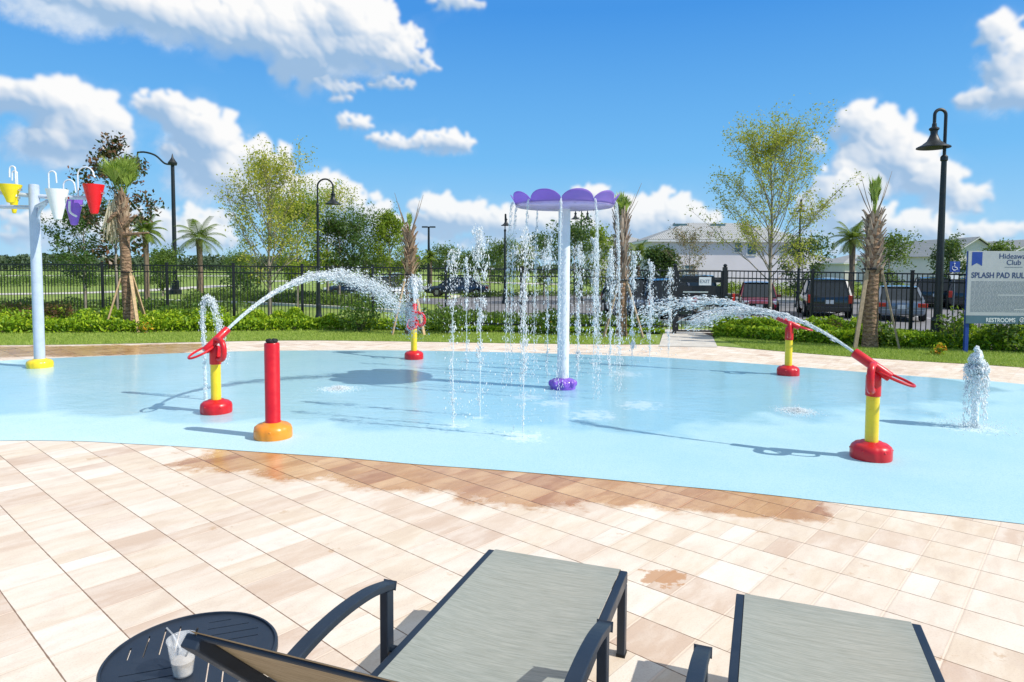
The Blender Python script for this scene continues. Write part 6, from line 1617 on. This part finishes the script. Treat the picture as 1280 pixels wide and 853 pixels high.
TC = P(240, 822, 2.10); TC = Vector((TC.x, 2.10, 0)); TH = .49; TR = .265
t_ = empty('side_table', TC, R(20), 'round dark slotted metal side table at the bottom left', 'table')
mb = MB(); mb.lathe([(0.0001, TH - .012), (TR - .012, TH - .012), (TR - .012, TH - .004), (0.0001, TH - .004)], n=96, capb=False, capt=False)
mb = MB(); mb.lathe([(TR - .010, TH - .012), (TR - .010, TH - .004)], n=96); top = mb.build('table_top', M['tabletop'], t_)
cut = MB()
for q in range(4):
    rot = Matrix.Rotation(q * PI / 2, 3, 'Z')
    for k in range(4):
        yy = .055 + k * .046; xm = math.sqrt(max(0, (TR - .035) ** 2 - (yy + .01) ** 2)); xa, xb = .035, min(xm, .20)
        if q % 2 == 0: c_ = Vector(((xa + xb) / 2, yy, TH - .008)); cut.box(rot @ c_, (xb - xa, .0046, .05), rot)
        else: c_ = Vector(((xa + xb) / 2, yy, TH - .008)); cut.box(rot @ c_, (xb - xa, .0046, .05), rot)
co_ = cut.build('cutter', None); co_.location = t_.location; co_.rotation_euler = t_.rotation_euler
bo = top.modifiers.new('b', 'BOOLEAN'); bo.object = co_; bo.operation = 'DIFFERENCE'; bo.solver = 'EXACT'
bpy.context.view_layer.update()
me = bpy.data.meshes.new_from_object(top.evaluated_get(bpy.context.evaluated_depsgraph_get()))
top.modifiers.clear(); top.data = me; me.name = 'table_top'; bpy.data.objects.remove(co_)
mb = MB(); mb.lathe([(TR - .011, TH - .03), (TR - .004, TH - .032), (TR, TH - .02), (TR, TH - .002), (TR - .004, TH + .003), (TR - .010, TH + .003), (TR - .011, TH - .005), (TR - .011, TH - .03)], n=96, capb=False, capt=False); mb.build('rim', M['tabletop'], t_, smooth=True)
for k in range(4):
    a = k * PI / 2 + .78; mb = MB(); mb.tube(smooth_curve([Vector((math.cos(a) * (TR - .03), math.sin(a) * (TR - .03), TH - .02)), Vector((math.cos(a) * (TR - .08), math.sin(a) * (TR - .08), .25)), Vector((math.cos(a) * (TR - .02), math.sin(a) * (TR - .02), .006))], 6), .013, 8); mb.build('leg', M['frame'], t_, smooth=True)
mb = MB(); mb.tube([(.19 * math.cos(i * PI / 16), .19 * math.sin(i * PI / 16), .25) for i in range(32)], .008, 6, closed=True); mb.build('ring_brace', M['frame'], t_, smooth=True)

cp = P(228, 842, 2.03); cl_ = G(229, 842, TH + .001)
cu_ = empty('plastic_cup', Vector((cl_.x, cl_.y, TH)), 0, 'clear plastic cup with pale melted drink and a dark straw on the round table', 'cup')
def clear_plastic():
    m, nt, b = new_mat('clear_plastic'); b.inputs['Base Color'].default_value = (.95, .96, .97, 1); b.inputs['Roughness'].default_value = .08; b.inputs['Alpha'].default_value = .22; b.inputs['Specular IOR Level'].default_value = .8
    n = nt.noise(objco(nt), 40, 2); lnk(nt, nt.mapr(n, .3, .8, .16, .32), b, 'Alpha'); return m
M['clear'] = clear_plastic(); M['drink'] = paint('pale_drink', (.62, .55, .47), .3, .2, scale=40)
mb = MB(); mb.lathe([(.027, .001), (.029, .004), (.043, .108), (.0455, .110), (.0455, .114), (.042, .113), (.0275, .006)], n=36, capt=False); mb.build('cup_wall', M['clear'], cu_, smooth=True, angle=50)
mb = MB(); mb.lathe([(.026, .004), (.0335, .046), (.028, .050), (.012, .056)], n=28); mb.build('drink', M['drink'], cu_, smooth=True)
mb = MB(); mb.tube([(-.012, 0, .012), (.03, .0, .10), (.048, .0, .145)], .0032, 8); mb.build('straw', M['rubber'], cu_)
mb = MB(); mb.tube([(.01, .01, .03), (-.035, .012, .118), (-.055, .012, .14)], .0025, 8); mb.build('spoon', M['clear'], cu_)

# ------------------------------------------------------------------ render settings
scene.render.engine = 'CYCLES'
scene.cycles.max_bounces = 6; scene.cycles.diffuse_bounces = 3; scene.cycles.glossy_bounces = 3; scene.cycles.transparent_max_bounces = 10
